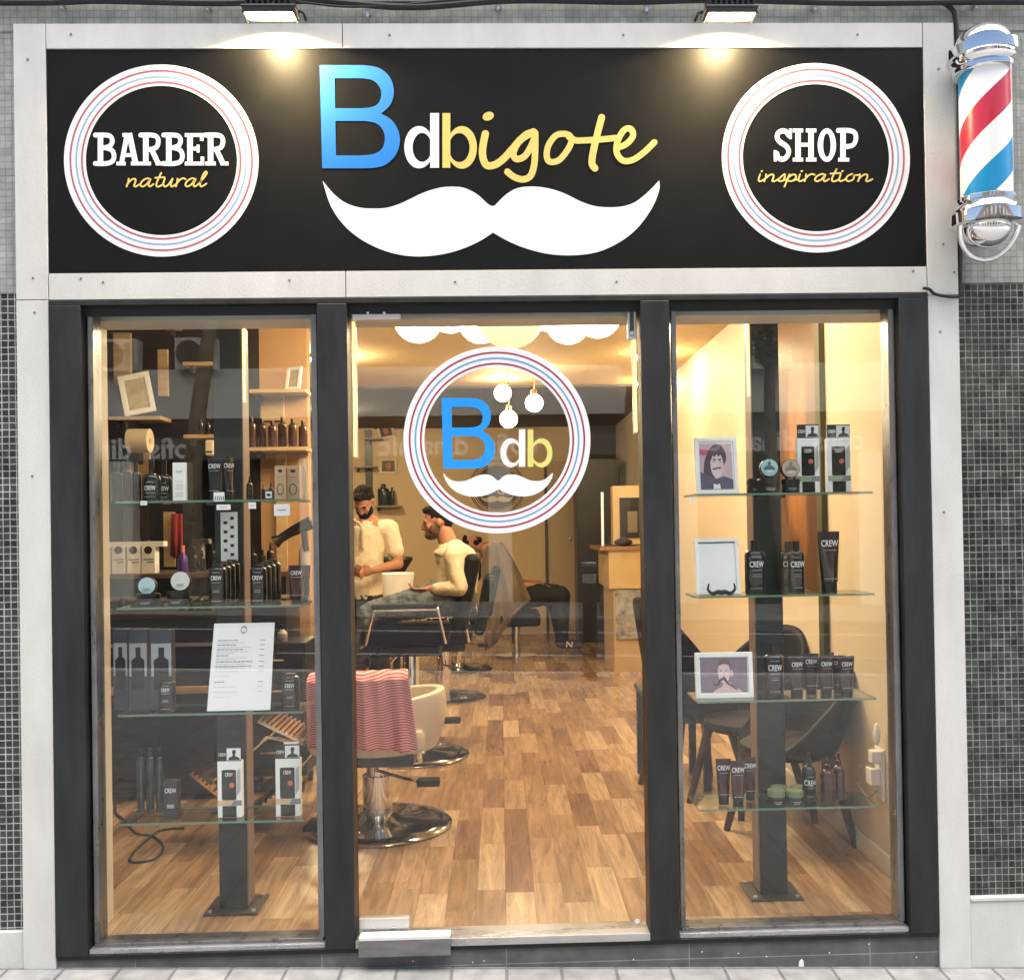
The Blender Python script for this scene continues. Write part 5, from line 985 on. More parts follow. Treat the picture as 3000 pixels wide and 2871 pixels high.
mb = MB(); mb.add(vs, [(k * (n + 1) + i, k * (n + 1) + i + 1, (k + 1) * (n + 1) + i + 1, (k + 1) * (n + 1) + i) for k in range(K_) for i in range(n)]); o = mb.build('tub_shell', creamv, c1_, smooth=True, shift=False); m_ = o.modifiers.new('s', 'SOLIDIFY'); m_.thickness = .045; m_.offset = -1; m_ = o.modifiers.new('b', 'BEVEL'); m_.width = .012; m_.segments = 3
# fitted cream tub shell of the first chair
def stripes_mat():
    m = bpy.data.materials.new('striped_towel'); m.use_nodes = True; t = m.node_tree; b = t.nodes['Principled BSDF']; tc = t.nodes.new('ShaderNodeTexCoord'); sp = t.nodes.new('ShaderNodeSeparateXYZ'); t.links.new(tc.outputs['UV'], sp.inputs[0])
    f = node_math(t, 'FRACT', node_math(t, 'MULTIPLY', sp.outputs[1], None, vb=30)); r = t.nodes.new('ShaderNodeValToRGB'); r.color_ramp.elements[0].position = .30; r.color_ramp.elements[0].color = (.34, .03, .05, 1); r.color_ramp.elements[1].position = .42; r.color_ramp.elements[1].color = (.86, .40, .42, 1)
    t.links.new(f, r.inputs[0]); t.links.new(r.outputs[0], b.inputs['Base Color']); b.inputs['Roughness'].default_value = .9; return m
T = thing('striped_towel', 'red and pink striped towel draped over the cream barber chair', 'towel', (-.62, 1.17, .42)); nu, nv = 60, 30; vs = []; uv = []
xr1 = W(1225, 2180, 1.1)[0]; xr0 = W(1190, 1975, 1.1)[0]; zt_ = W(1100, 1972, 1.15)[1]; zb_ = W(1100, 2192, 1.15)[1]
for j in range(nv + 1):
    v = j / nv
    for i in range(nu + 1):
        u = i / nu; xr = xr0 + (xr1 - xr0) * v ** .7; xl = -.93; x = xl + (xr - xl) * u; y = 1.105 + .018 * sin(u * 17 + 2 * v) * (.4 + v) + .010 * sin(u * 41 + 1); z = zt_ + (zb_ - zt_) * v + .018 * sin(u * 5 + .5) * v + .012 * u
        if v < .08: y += .10 * (1 - v / .08)
        vs.append((x, y, z)); uv.append((u, v + .035 * sin(u * 9) + .02 * sin(u * 23) * v))
mb = MB(); mb.add(vs, [(j * (nu + 1) + i, (j + 1) * (nu + 1) + i, (j + 1) * (nu + 1) + i + 1, j * (nu + 1) + i + 1) for j in range(nv) for i in range(nu)])
o = mb.build('cloth', stripes_mat(), T, smooth=True); ul = o.data.uv_layers.new(name='UVMap')
for lp in o.data.loops: ul.data[lp.index].uv = uv[lp.vertex_index]
md = o.modifiers.new('s', 'SOLIDIFY'); md.thickness = .006
# foot plates near the left window
# -------------------------------------------------------------- back wall sign + shelves
yb_ = YB - .012; cxs, czs = W(1456, 1428, yb_); rs = 81 / 3000 * (yb_ + 3.77)
T = thing('round_wall_sign', 'round black wall sign with copper rings and a cream moustache on the back wall', 'sign', (cxs, YB, czs)); cream_p = mat('cream_print', (.72, .56, .34), .5); copper = mat('copper_print', (.55, .27, .13), .4)
MB().prism(ell(cxs, czs, rs, rs, 64), (), yb_ - .010, .02).build('disc', mat('sign_black_brown', (.02, .010, .008), .4), T)
for fr in (.97, .90, .83): MB().prism(ell(cxs, czs, rs * fr, rs * fr, 64), [ell(cxs, czs, rs * (fr - .035), rs * (fr - .035), 64)], yb_ - .0125, .002).build('copper_ring', copper if fr != .90 else cream_p, T)
fs = lambda x, y: (cxs + x / 80 * rs, czs - y / 80 * rs)
MB().prism(place(MUST, remap(80, 943, 1838, 1338, -48, 24, 47, 43, fs)), (), yb_ - .0125, .002).build('moustache', cream_p, T)
B_glyph(remap(65, 342, 483, 880, -46, -38, -6, 16, fs), yb_ - .0125, T, mat('steel_blue_print', (.06, .09, .14), .5)); d_glyph(remap(507, 592, 886, 882, 0, -10, 42, 20, fs), yb_ - .0125, T, cream_p); b_glyph(remap(507, 592, 886, 882, 0, -10, 42, 20, fs), yb_ - .0125, T, copper)
def bframe(a, b, c, d, label, tilt, m):
    x0, z1 = W(a, c, YB - .03); x1, z0 = W(b, d, YB - .03); T = thing('wall_picture', label, 'picture', ((x0 + x1) / 2, YB - .02, (z0 + z1) / 2), 'small framed photos on the back wall'); T['_o'] = (0, 0, 0); w, h = (x1 - x0) / 2, (z1 - z0) / 2; T.rotation_euler = (0, radians(tilt), 0)
    MB().prism([(-w, -h), (w, -h), (w, h), (-w, h)], [[(-w * .72, -h * .68), (w * .72, -h * .68), (w * .72, h * .68), (-w * .72, h * .68)]], -.02, .03).build('border', creamw, T); MB().box(-w * .73, w * .73, .0, .008, -h * .7, h * .7).build('picture', m, T); MB().prism(ell(0, 0, w * .3, h * .5, 20), (), -.003, .002).build('printed_face', mat('tiny_face', (.45, .16, .08), .6), T); MB().prism([(-w * .5, -h * .68), (w * .5, -h * .68), (w * .3, -h * .42), (-w * .3, -h * .42)], (), -.002, .0015).build('printed_shoulders', plum, T)
bframe(1036, 1098, 1206, 1258, 'framed photo of a reddish face, nearest the door post', 5, mat('pale_print', (.6, .5, .4), .6)); bframe(1106, 1154, 1238, 1286, 'narrow dark photo in a thin frame, leaning', -12, plum); bframe(1111, 1164, 1343, 1388, 'square cream frame with a dark portrait, above the black bottles', 0, woodd); bframe(1132, 1158, 1540, 1578, 'small frame leaning low beside the barber', -22, woodd)
for a, b, py, nm in ((1040, 1104, 1369, 'upper grey shelf on the back wall with glasses'), (1070, 1120, 1287, 'higher grey shelf under the leaning photo'), (1100, 1175, 1484, 'lower shelf on the back wall carrying black bottles')):
    x0, z = W(a, py, YB - .15); x1 = W(b, py, YB - .15)[0]; T = thing('wall_ledge', nm, 'shelf', ((x0 + x1) / 2, YB, z), 'thin ledges on the back wall'); MB().box(x0, x1, YB - .22, YB - .001, z - .012, z + .010).build('board', mat('grey_board', (.25, .22, .20), .5), T); MB().box(x0 + .02, x0 + .05, YB - .1, YB - .001, z - .06, z - .0125).build('bracket', black, T)
zl_ = W(1130, 1484, YB - .15)[1] + .0105
for a, b, t_, nm in ((1109, 1142, 1418, 'broad black bottle on the lower back wall shelf'), (1144, 1158, 1428, 'slim black bottle on the lower back wall shelf')): bottle(a, b, t_, zl_, YB - .12, nm, False, mat('far_dark_glass', (.03, .03, .028), .2), group=None)
x0, z1 = W(1068, 1195, YB - .02); x1, z0 = W(1092, 1450, YB - .02); T = thing('wall_panel', 'tall dark panel on the back wall near the door post', 'panel', ((x0 + x1) / 2, YB, z0)); MB().box(x0, x1, YB - .03, YB - .001, z0, z1).build('panel', black, T, bevel=.005)
# sink and counter objects behind the barber
T = thing('wash_stand', 'small dark stand with a white towel bin beside the back wall', 'stand', (-1.3, 5.5, 0)); a_ = pw(1160, 1720, 5.2); MB().lathe([(.12, a_.z - .22), (.16, a_.z + .12), (.15, a_.z + .125), (.11, a_.z - .20)], (a_.x, a_.y, 0), 24).build('bin', white, T, smooth=True); MB().lathe([(.03, .0), (.16, .02), (.03, .04), (.03, a_.z - .221)], (a_.x, a_.y, 0), 20).build('stem', black, T, smooth=True)
a_ = pw(1153, 1668, 6.2); T = thing('hood_dryer', 'dark funnel shaped dryer head near the back wall', 'dryer', tuple(a_)); MB().lathe([(.05, a_.z - .12), (.19, a_.z + .1), (.18, a_.z + .12), (.04, a_.z - .10)], (a_.x, a_.y, 0), 24).build('hood', black, T, smooth=True); MB().lathe([(.14, 0), (.14, .03), (.02, .05), (.02, a_.z - .121)], (a_.x, a_.y, 0), 16).build('stand', black, T, smooth=True)
# -------------------------------------------------------------- right side: desk, steel panel, tube
def fbox(a, b, c, d, Y, dep, nm, m, par, bev=.004):
    x0, z1 = W(a, c, Y); x1, z0 = W(b, d, Y); return MB().box(x0, x1, Y, Y + dep, z0, z1).build(nm, m, par, bevel=bev)
Yd = 6.6; T = thing('reception_desk', 'light wood reception desk along the right wall with an embossed steel front panel', 'desk', (1.3, Yd, 0)); x0 = W(1783, 1650, Yd)[0]
fbox(1758, 1890, 1603, 1612, Yd - .03, 1.2, 'desk_top', mat('desk_edge', (.30, .15, .07), .4), T); fbox(1783, 1888, 1611, 1724, Yd, 1.1, 'upper_front', mat('desk_front', (.62, .44, .22), .45, var=.12, vs=4), T); fbox(1797, 1888, 1725, 1993, Yd + .04, 1.0, 'lower_body', mat('desk_side', (.55, .40, .24), .5), T)
sp_ = fbox(1803, 1878, 1727, 1872, Yd + .015, .024, 'steel_panel', mat('embossed_steel', (.66, .66, .67), .3, metal=.3, var=.4, vs=7, col2=(.12, .12, .13)), T); xk, zk = W(1841, 1828, Yd + .005)
for s1 in (1.0, .72, .42): MB().prism(ell(xk, zk, .055 * s1, .085 * s1, 24), [ell(xk, zk, .055 * s1 - .009, .085 * s1 - .009, 24)], Yd + .006, .006).build('embossed_ring', chrome, T)
MB().box(xk - .012, xk + .012, Yd + .004, Yd + .0145, zk - .03, zk + .03).build('embossed_bar', chrome, T)
T = thing('wall_unit', 'tan framed dark cupboard standing on the reception desk', 'cupboard', (1.3, Yd + .3, 1.3)); fbox(1794, 1890, 1424, 1594, Yd + .25, .2, 'case', mat('unit_tan', (.58, .42, .24), .5), T); fbox(1815, 1888, 1458, 1575, Yd + .235, .014, 'dark_front', black, T); fbox(1838, 1868, 1498, 1560, Yd + .225, .009, 'picture', mat('grey_picture', (.20, .15, .12), .5), T)
a_ = pw(1826, 1592, Yd + .1); T = thing('desk_bag', 'dark rounded bag lying on the reception desk', 'bag', tuple(a_)); MB().sph((a_.x, a_.y, a_.z + .012), .05, 20, 1.9, 1.2, .8).build('body', rubber, T, smooth=True); MB().tube([(a_.x - .06, a_.y, a_.z + .03), (a_.x, a_.y, a_.z + .075), (a_.x + .06, a_.y, a_.z + .03)], .006).build('strap', woodd, T)
a_, b_ = pw(1766, 1600, 6.62), pw(1764, 1442, 6.62); T = thing('white_bar', 'tall white bar with an added glow, on the left end of the reception desk', 'lamp', (a_.x, 6.62, a_.z)); MB().tube([a_, b_], .014, 12).build('tube', mat('white_tube', (.8, .8, .8), .3, emit=.12), T, smooth=True); MB().lathe([(.04, a_.z - .012), (.04, a_.z - .002), (.02, a_.z - .0005)], (a_.x, 6.62, 0), 20).build('foot', black, T)  # plain white bar, no lamp; its slight glow is added
fbx = thing('dark_band_block', 'tall added dark block for the dark band beside the reception desk', 'cabinet', (1.2, 9.5, 0)); x0 = W(1690, 1500, 9.3)[0]; MB().box(x0, x0 + .55, 9.3, 9.8, .001, 2.35).build('case', mat('dark_band_plum', (.035, .030, .034), .35, var=.3, vs=3), fbx, bevel=.006); MB().box(x0 + .46, x0 + .48, 9.285, 9.2995, .9, 1.2).build('handle', satin, fbx)  # added block putting a dark band of reflection and shade into colour
# -------------------------------------------------------------- black tub chairs, side table
def tub_chair(label, x, y, rz, high=0.0):
    T = thing('tub_chair', label, 'chair', (0, 0, 0), 'black tub chairs by the right wall')
    n, K = 36, 12; vs = []
    for k in range(K + 1):
        t = k / K
        for i in range(n + 1):
            a = radians(-125 + 250 * i / n); top = .46 + (.42 + high) * max(0, cos(a * .72)) ** 1.3; z = .42 + (top - .42) * t; r = .20 + .07 * t ** .6; vs.append((r * cos(a) * 1.02 + .05 * t * max(0, cos(a)), r * 1.08 * sin(a), z))
    mb = MB(); mb.add(vs, [(k * (n + 1) + i, k * (n + 1) + i + 1, (k + 1) * (n + 1) + i + 1, (k + 1) * (n + 1) + i) for k in range(K) for i in range(n)]); o = mb.build('shell', blackv, T, smooth=True); m_ = o.modifiers.new('s', 'SOLIDIFY'); m_.thickness = .022; m_.offset = 0
    MB().lathe([(.02, .40), (.20, .405), (.225, .43), (.225, .455), (.19, .475), (.02, .478)], (0, 0, 0), 36).build('seat', mat('seat_grey', (.022, .018, .018), .6, spec=.25), T, smooth=True)
    for sx in (-1, 1):
        for sy in (-1, 1): MB().tube([(sx * .15, sy * .13, .405), (sx * .235, sy * .20, .002)], [.026, .017], 10).build('leg', woodd, T, smooth=True)
    T.location = (x, y, 0); T.rotation_euler = (0, 0, radians(rz)); return T
tub_chair('black tub chair with dark splayed legs nearest the right window', 1.355, 1.08, 10); tub_chair('black tub chair right behind the nearest one against the right wall', 1.30, 1.68, 30, .06); tub_chair('taller backed black tub chair left of the column, by the side table', 1.08, 2.05, 200, .22)
T = thing('side_table', 'low black side table half hidden by the right mullion', 'table', (1.0, 2.3, 0)); zt_ = W(2000, 2025, 2.1)[1]
MB().box(.80, 1.18, 1.95, 2.45, zt_ - .03, zt_).build('table_top', black, T, bevel=.004)
for sx in (.83, 1.145):
    for sy in (1.98, 2.42): MB().box(sx - .02, sx + .02, sy - .02, sy + .02, .001, zt_ - .031).build('leg', black, T)
a_ = Vector((.90, 2.1, zt_ + .001)); T = thing('magazine', 'orange covered magazine on the low black side table', 'magazine', tuple(a_)); MB().box(.84, 1.02, 2.0, 2.25, zt_ + .001, zt_ + .012).build('pages', mat('magazine_orange', (.60, .22, .12), .4, var=.6, vs=10), T); MB().box(.842, 1.018, 2.002, 2.248, zt_ + .0125, zt_ + .014).build('cover', mat('magazine_cover', (.55, .25, .16), .3, var=.5, vs=12), T)
# ================================================================== PEOPLE
def chain(mb, pts, rs, n=14, fl=1.0):
    pts = [Vector(p) for p in pts]
    for p, r in zip(pts, rs): mb.sph(p, r, 14)
    for a, b, ra, rb in zip(pts, pts[1:], rs, rs[1:]): mb.tube([a, b], [ra, rb], n)
def ellip(mb, c, ax, fw, up, r, n=18):
    c = Vector(c); M = Matrix((ax, fw, up)).transposed(); t = MB(); t.sph((0, 0, 0), 1, n)
    mb.add([c + M @ Vector((p.x * r[0], p.y * r[1], p.z * r[2])) for p in t.v], t.f)
def fuse(mb, name, m, parent, voxel=.008, sm=6, disp=0):
    o = mb.build(name, m, parent); r = o.modifiers.new('r', 'REMESH'); r.mode = 'VOXEL'; r.voxel_size = voxel; r.use_smooth_shade = True
    s_ = o.modifiers.new('s', 'SMOOTH'); s_.iterations = sm; s_.factor = .5
    if disp:
        tx = bpy.data.textures.new(name + '_folds', 'CLOUDS'); tx.noise_scale = .055 if disp > .012 else .02; tx.noise_depth = 3; d = o.modifiers.new('d', 'DISPLACE'); d.texture = tx; d.strength = disp; d.mid_level = .5; d.texture_coords = 'LOCAL'
    return o
def frame(fwd, up=(0, 0, 1)):
    f = Vector(fwd).normalized(); a = f.cross(Vector(up)).normalized(); return a, f, a.cross(f).normalized()
HS = .92
def hell(mb, c, ax, fw, up, r, n=18): ellip(mb, c, ax, fw, up, tuple(q * HS for q in r), n)
def head_geo(mb, c, fwd, up):
    a, f, u = frame(fwd, up); c = Vector(c); P = lambda x, y, z: c + (a * x + f * y + u * z) * HS; ellip = hell
    ellip(mb, P(0, -.012, .03), a, f, u, (.075, .098, .088)); ellip(mb, P(0, .028, -.02), a, f, u, (.062, .070, .085)); ellip(mb, P(0, .045, -.078), a, f, u, (.040, .045, .035))
    ellip(mb, P(0, .100, -.012), a, f, u, (.012, .020, .026)); ellip(mb, P(0, .110, -.028), a, f, u, (.017, .015, .012)); ellip(mb, P(0, .088, .022), a, f, u, (.05, .014, .010))
    ellip(mb, P(0, .088, -.058), a, f, u, (.024, .012, .010))
    for s_ in (-1, 1): ellip(mb, P(s_ * .078, -.01, -.005), a, f, u, (.010, .020, .032)); ellip(mb, P(s_ * .04, .068, -.02), a, f, u, (.02, .02, .02))
    return P, a, f, u
def hand(mb, wrist, d, side, curl=.5):      # palm, four unequal fingers, thumb from the side of the palm
    d = Vector(d).normalized(); side = Vector(side).normalized(); dn = d.cross(side).normalized(); w = Vector(wrist)
    ellip(mb, w + d * .045, side, d, dn, (.040, .050, .016), 12)
    for i, L in enumerate((.060, .074, .080, .070)):
        b = w + d * .082 + side * (-.030 + .020 * i); k1 = b + (d * cos(curl) + dn * sin(curl)) * L * .5; k2 = k1 + (d * cos(curl * 2.2) + dn * sin(curl * 2.2)) * L * .5; chain(mb, [b, k1, k2], [.0095, .0085, .007], 8)
    b = w + d * .03 + side * .034; chain(mb, [b, b + side * .022 + d * .03, b + side * .016 + d * .062], [.012, .010, .008], 8)
def eyes(P, a, f, u, parent):
    for s_ in (-1, 1):
        m = MB(); hell(m, P(s_ * .031, .086, .004), a, f, u, (.013, .008, .005), 10); m.build('eye', mat('eye_dark', (.03, .02, .02), .3), parent, smooth=True)
        m = MB(); hell(m, P(s_ * .033, .092, .027), a, f, u, (.020, .007, .005), 10); m.build('eyebrow', hairm, parent, smooth=True)
def hair_geo(P, a, f, u, parent, long_=0, beard=0):
    m = MB(); hell(m, P(0, -.026, .052), a, f, u, (.083, .098, .083)); hell(m, P(0, -.065, .0), a, f, u, (.070, .050, .065 + long_)); hell(m, P(0, .045, .098), a, f, u, (.055, .045, .028)); fuse(m, 'hair', hairm, parent, .005, 2, .011)
    if beard:
        m = MB(); hell(m, P(0, .062, -.085), a, f, u, (.048, .045, .036)); hell(m, P(0, .090, -.048), a, f, u, (.034, .012, .010))
        for s_ in (-1, 1): hell(m, P(s_ * .050, .035, -.055), a, f, u, (.020, .040, .040))
        fuse(m, 'beard', hairm, parent, .006, 2, .006)
def beltless(): pass
def figure(label, loc): return thing('person', label, 'person', loc)
# --- standing barber
YA = 3.95; q = lambda px, py, dy=0: pw(px, py, YA + dy)
A = figure('standing barber in a cream polo shirt and black trousers looking down at his hands', (-1.03, YA, 0))
hip = Vector((-1.03, YA, .97)); nk = Vector((-1.0, YA - .02, 1.56)); sL, sR = Vector((-.83, YA, 1.50)), Vector((-1.20, YA, 1.50))
mb = MB(); hc = Vector((-1.005, YA - .10, 1.70)); P_, a, f, u = head_geo(mb, hc, (-.25, -1, -.95), (0, 0, 1)); chain(mb, [nk + Vector((0, .01, -.03)), hc + Vector((0, .05, -.05))], [.062, .056])
chain(mb, [nk + Vector((0, 0, -.06)), (-1.01, YA, 1.35), (-1.02, YA, 1.12), hip], [.12, .135, .125, .13])
for s_, sh in ((1, sL), (-1, sR)):
    el = Vector((-1.01 + s_ * .245, YA - .02, 1.235)); wr = Vector((-1.0 + s_ * .075, YA - .27, 1.20)); chain(mb, [nk + Vector((s_ * .05, 0, -.05)), sh, (sh + el) / 2, el, (el + wr) / 2, wr], [.07, .062, .050, .040, .036, .026]); hand(mb, wr, (-s_ * .8, -.5, -.15), (0, -.3, 1), .6)
    kn = Vector((-1.03 + s_ * .11, YA - .02, .50)); an = Vector((-1.03 + s_ * .13, YA, .09)); chain(mb, [hip + Vector((s_ * .09, 0, -.03)), kn, an], [.095, .06, .042])
fuse(mb, 'body', skin, A, .008, 4); eyes(P_, a, f, u, A); hair_geo(P_, a, f, u, A, 0, 1)
mb = MB(); ellip(mb, nk + Vector((0, .01, -.035)), Vector((1, 0, 0)), Vector((0, 1, 0)), Vector((0, 0, 1)), (.098, .095, .045)); chain(mb, [nk + Vector((0, -.01, -.075)), (-1.01, YA, 1.36), (-1.02, YA, 1.15), (-1.03, YA, 1.02)], [.118, .142, .132, .142])
for s_, sh in ((1, sL), (-1, sR)): el = Vector((-1.01 + s_ * .245, YA - .02, 1.235)); chain(mb, [nk + Vector((s_ * .05, 0, -.06)), sh, sh + (el - sh) * .62], [.078, .070, .066])
fuse(mb, 'polo_shirt', shirtm, A, .006, 4, .013)
MB().box(-1.018, -1.002, YA - .185, YA - .12, 1.36, 1.50).build('button_placket', mat('placket', (.50, .42, .30), .8), A, bevel=.004)
MB().tube([(-1.08, YA - .06, 1.565), (-1.04, YA - .115, 1.545), (-1.01, YA - .135, 1.50), (-.98, YA - .115, 1.545), (-.93, YA - .06, 1.565)], .014, 8).build('collar', shirtm, A, smooth=True)
mb = MB(); chain(mb, [hip + Vector((0, 0, .04)), hip + Vector((0, 0, -.06))], [.138, .14])
for s_ in (-1, 1): kn = Vector((-1.03 + s_ * .11, YA - .02, .50)); an = Vector((-1.03 + s_ * .13, YA, .10)); chain(mb, [hip + Vector((s_ * .08, 0, -.05)), kn, an], [.118, .085, .065])
fuse(mb, 'trousers', blackcl, A, .010, 3, .03)
for s_ in (-1, 1): mb = MB(); chain(mb, [(-1.03 + s_ * .13, YA + .03, .045), (-1.03 + s_ * .14, YA - .14, .035)], [.045, .035]); fuse(mb, 'shoe', black, A, .008, 2)
wt = MB(); wt.lathe([(.034, -.02), (.034, .02)], (0, 0, 0), 16, axis='X'); 
# --- seated client in profile
YC = 3.02; K = lambda px, py, dy=0: pw(px, py, YC + dy); lbl = 'seated bearded client in profile facing left, pale shirt and grey jeans, in the raised chair'
Bp = figure(lbl, tuple(K(1345, 1745))); hip = K(1335, 1745, .0); nk = K(1312, 1598); hc = K(1281, 1530)
seatz = hip.z - .13
mb = MB(); P_, a, f, u = head_geo(mb, hc, (-1, -.12, -.18), (0, 0, 1)); chain(mb, [nk + Vector((.02, 0, -.04)), hc + Vector((.045, 0, -.06))], [.066, .058])
chest = K(1342, 1650); chain(mb, [nk + Vector((.03, 0, -.07)), chest, hip], [.11, .13, .135])
arms = []
for s_ in (-1, 1):
    sh = K(1335, 1628) + Vector((0, s_ * .17, 0)); el = K(1352, 1716) + Vector((0, s_ * .24, 0)); wr = K(1262, 1722) + Vector((0, s_ * .16, 0)); arms.append((sh, el, wr)); chain(mb, [chest + Vector((0, s_ * .06, .04)), sh, (sh + el) / 2, el, (el + wr) / 2, wr], [.08, .062, .05, .042, .037, .027]); hand(mb, wr, (-1, -s_ * .25, -.08), (0, s_, .2), .45)
legs = []
for s_ in (-1, 1):
    kn = K(1092 + (s_ > 0) * 8, 1795) + Vector((0, s_ * .12, 0)); an = K(1052, 1925) + Vector((0, s_ * .12, 0)); legs.append((kn, an)); chain(mb, [hip + Vector((-.02, s_ * .09, -.02)), kn, an], [.095, .062, .042])
fuse(mb, 'body', skin, Bp, .008, 4); eyes(P_, a, f, u, Bp); hair_geo(P_, a, f, u, Bp, 0, 0)
m = MB(); ellip(m, P_(0, .055, -.080), a, f, u, (.052, .050, .036)); ellip(m, P_(-.05, .03, -.045), a, f, u, (.018, .040, .040)); ellip(m, P_(.05, .03, -.045), a, f, u, (.018, .040, .040)); fuse(m, 'stubble', mat('stubble_brown', (.09, .035, .02), .7), Bp, .006, 2)
mb = MB(); ellip(mb, nk + Vector((.01, 0, -.05)), Vector((1, 0, 0)), Vector((0, 1, 0)), Vector((0, 0, 1)), (.105, .12, .045)); chain(mb, [nk + Vector((.03, 0, -.07)), chest, hip + Vector((0, 0, .03))], [.118, .138, .145])
for sh, el, wr in arms: chain(mb, [chest + Vector((0, (sh.y - YC) * .3, .05)), sh, (sh + el) / 2, el, el + (wr - el) * .72], [.085, .072, .060, .052, .042])
fuse(mb, 'shirt', shirt2, Bp, .006, 4, .015)
mb = MB(); ellip(mb, nk + Vector((.045, 0, -.035)), Vector((1, 0, 0)), Vector((0, 1, 0)), Vector((0, 0, 1)), (.10, .13, .035)); fuse(mb, 'neck_towel', mat('cream_towel', (.74, .66, .48), .9, bump=.4, bs=120), Bp, .008, 3, .012)
mb = MB(); chain(mb, [hip, hip + Vector((-.1, 0, -.01))], [.15, .13])
for i, (kn, an) in enumerate(legs): chain(mb, [hip + Vector((-.03, (-.09, .09)[i], -.01)), (hip + kn) / 2 + Vector((0, (-.10, .10)[i] * .6, .01)), kn, an + (kn - an) * .1], [.112, .100, .080, .058])
fuse(mb, 'jeans', jeans, Bp, .008, 3, .034)
for kn, an in legs: mb = MB(); chain(mb, [an + Vector((.02, 0, -.05)), an + Vector((-.17, 0, -.06))], [.045, .034]); fuse(mb, 'shoe', woodd, Bp, .008, 2)
# --- reclined client at the back
YD = 8.1; K = lambda px, py, dy=0: pw(px, py, YD + dy)
Cp = figure('reclined client with head tipped back, taupe cape, black trousers and grey trainers, at the back', tuple(K(1500, 1745)))
hip = K(1510, 1748); nk = K(1424, 1606); hc = K(1382, 1592)
mb = MB(); P_, a, f, u = head_geo(mb, hc, (.22, -.25, 1), (-1, 0, .35)); chain(mb, [nk, hc + Vector((.05, 0, -.04))], [.066, .060]); chest = K(1462, 1660); chain(mb, [nk + Vector((.04, 0, -.04)), chest, hip], [.12, .14, .14])
for s_ in (-1, 1):
    sh = K(1442, 1640) + Vector((0, s_ * .19, 0)); el = K(1512, 1712) + Vector((0, s_ * .20, 0)); wr = K(1590, 1712) + Vector((0, s_ * .16, 0)); chain(mb, [chest, sh, el, (el + wr) / 2, wr], [.09, .07, .052, .045, .030]); hand(mb, wr, (1, 0, -.25), (0, s_, .1), .5)
    kn = K(1640 - 10 * (s_ > 0), 1740) + Vector((0, s_ * .13, 0)); an = K(1645, 1862) + Vector((0, s_ * .12, 0)); chain(mb, [hip + Vector((0, s_ * .1, 0)), kn, an], [.11, .07, .045])
fuse(mb, 'body', skin, Cp, .010, 4); hair_geo(P_, a, f, u, Cp, .02, 1)
mb = MB(); chain(mb, [hip, hip + Vector((.1, 0, 0))], [.165, .16])
for s_ in (-1, 1): kn = K(1640 - 10 * (s_ > 0), 1742) + Vector((0, s_ * .13, 0)); an = K(1645, 1866) + Vector((0, s_ * .12, 0)); chain(mb, [hip + Vector((0, s_ * .1, 0)), (hip + kn) / 2 + Vector((0, s_ * .1, .02)), kn, an], [.15, .135, .115, .075])
fuse(mb, 'trousers', blackcl, Cp, .011, 3, .02)
for s_ in (-1, 1):
    an = K(1645, 1880) + Vector((0, s_ * .12, 0)); mb = MB(); chain(mb, [an + Vector((-.02, 0, -.01)), an + Vector((.20, 0, -.035))], [.055, .04]); so_ = sub(fuse(mb, 'shoe', shoem, Cp, .010, 2))
    if s_ < 0: k = MB(); stroke(k, [(-.03, -.03), (-.03, .03), (.03, -.03), (.03, .03)], .016, lambda x, y: (an.x + .08 + x, an.z - .01 + y), an.y - .058, .006, smooth=False, caps=False); k.build('letter_mark', white, so_)
nu, nv = 26, 30; vs = []
for j in range(nv + 1):
    v = j / nv
    for i in range(nu + 1):
        t = i / nu; xl = 1424 + (1420 - 1424) * v - 14 * sin(pi * min(v * 2.2, 1)); yl = 1600 + 306 * v; xr = 1466 + 92 * min(v * 1.25, 1) ** .8 if v < .8 else 1540 - 45 * ((v - .8) / .2); yr = 1590 + 215 * v
        py = yl * (1 - t) + yr * t + 22 * sin(t * pi) * v; px = xl * (1 - t) + xr * t; p = K(px, py, -.31 + .05 * (1 - v) + .03 * sin(t * 15 + v * 3) * (.3 + v)); vs.append(p)
mb = MB(); mb.add(vs, [(j * (nu + 1) + i, (j + 1) * (nu + 1) + i, (j + 1) * (nu + 1) + i + 1, j * (nu + 1) + i + 1) for j in range(nv) for i in range(nu)])
# wrap over the far side as well
vs2 = [Vector((p.x + .01, 2 * YD - p.y, p.z)) for p in vs]; mb.add(vs2, [(j * (nu + 1) + i, j * (nu + 1) + i + 1, (j + 1) * (nu + 1) + i + 1, (j + 1) * (nu + 1) + i) for j in range(nv) for i in range(nu)])
R_ = [j * (nu + 1) + nu for j in range(nv + 1)]; N_ = len(vs); mb.f += [(R_[j], R_[j + 1], R_[j + 1] + N_, R_[j] + N_) for j in range(nv)] + [(j * (nu + 1), j * (nu + 1) + N_, (j + 1) * (nu + 1) + N_, (j + 1) * (nu + 1)) for j in range(nv)]; mb.m += [0] * (2 * nv)
o = mb.build('cape', capem, Cp, smooth=True); m_ = o.modifiers.new('s', 'SOLIDIFY'); m_.thickness = .01
T = thing('wash_chair', 'black chair with neck basin under the reclined client', 'chair', (hip.x, YD, 0)); x1 = hip.x
MB().box(x1 - .22, x1 + .28, YD - .27, YD + .27, .36, hip.z - .16).build('seat', blackv, T, bevel=.04); MB().lathe([(.24, 0), (.24, .02), (.05, .04), (.05, .359)], (x1, YD, 0), 24).build('pedestal', chrome, T, smooth=True); MB().box(x1 - .30, x1 - .225, YD - .25, YD + .25, .36, 1.0).build('backrest', blackv, T, bevel=.03)
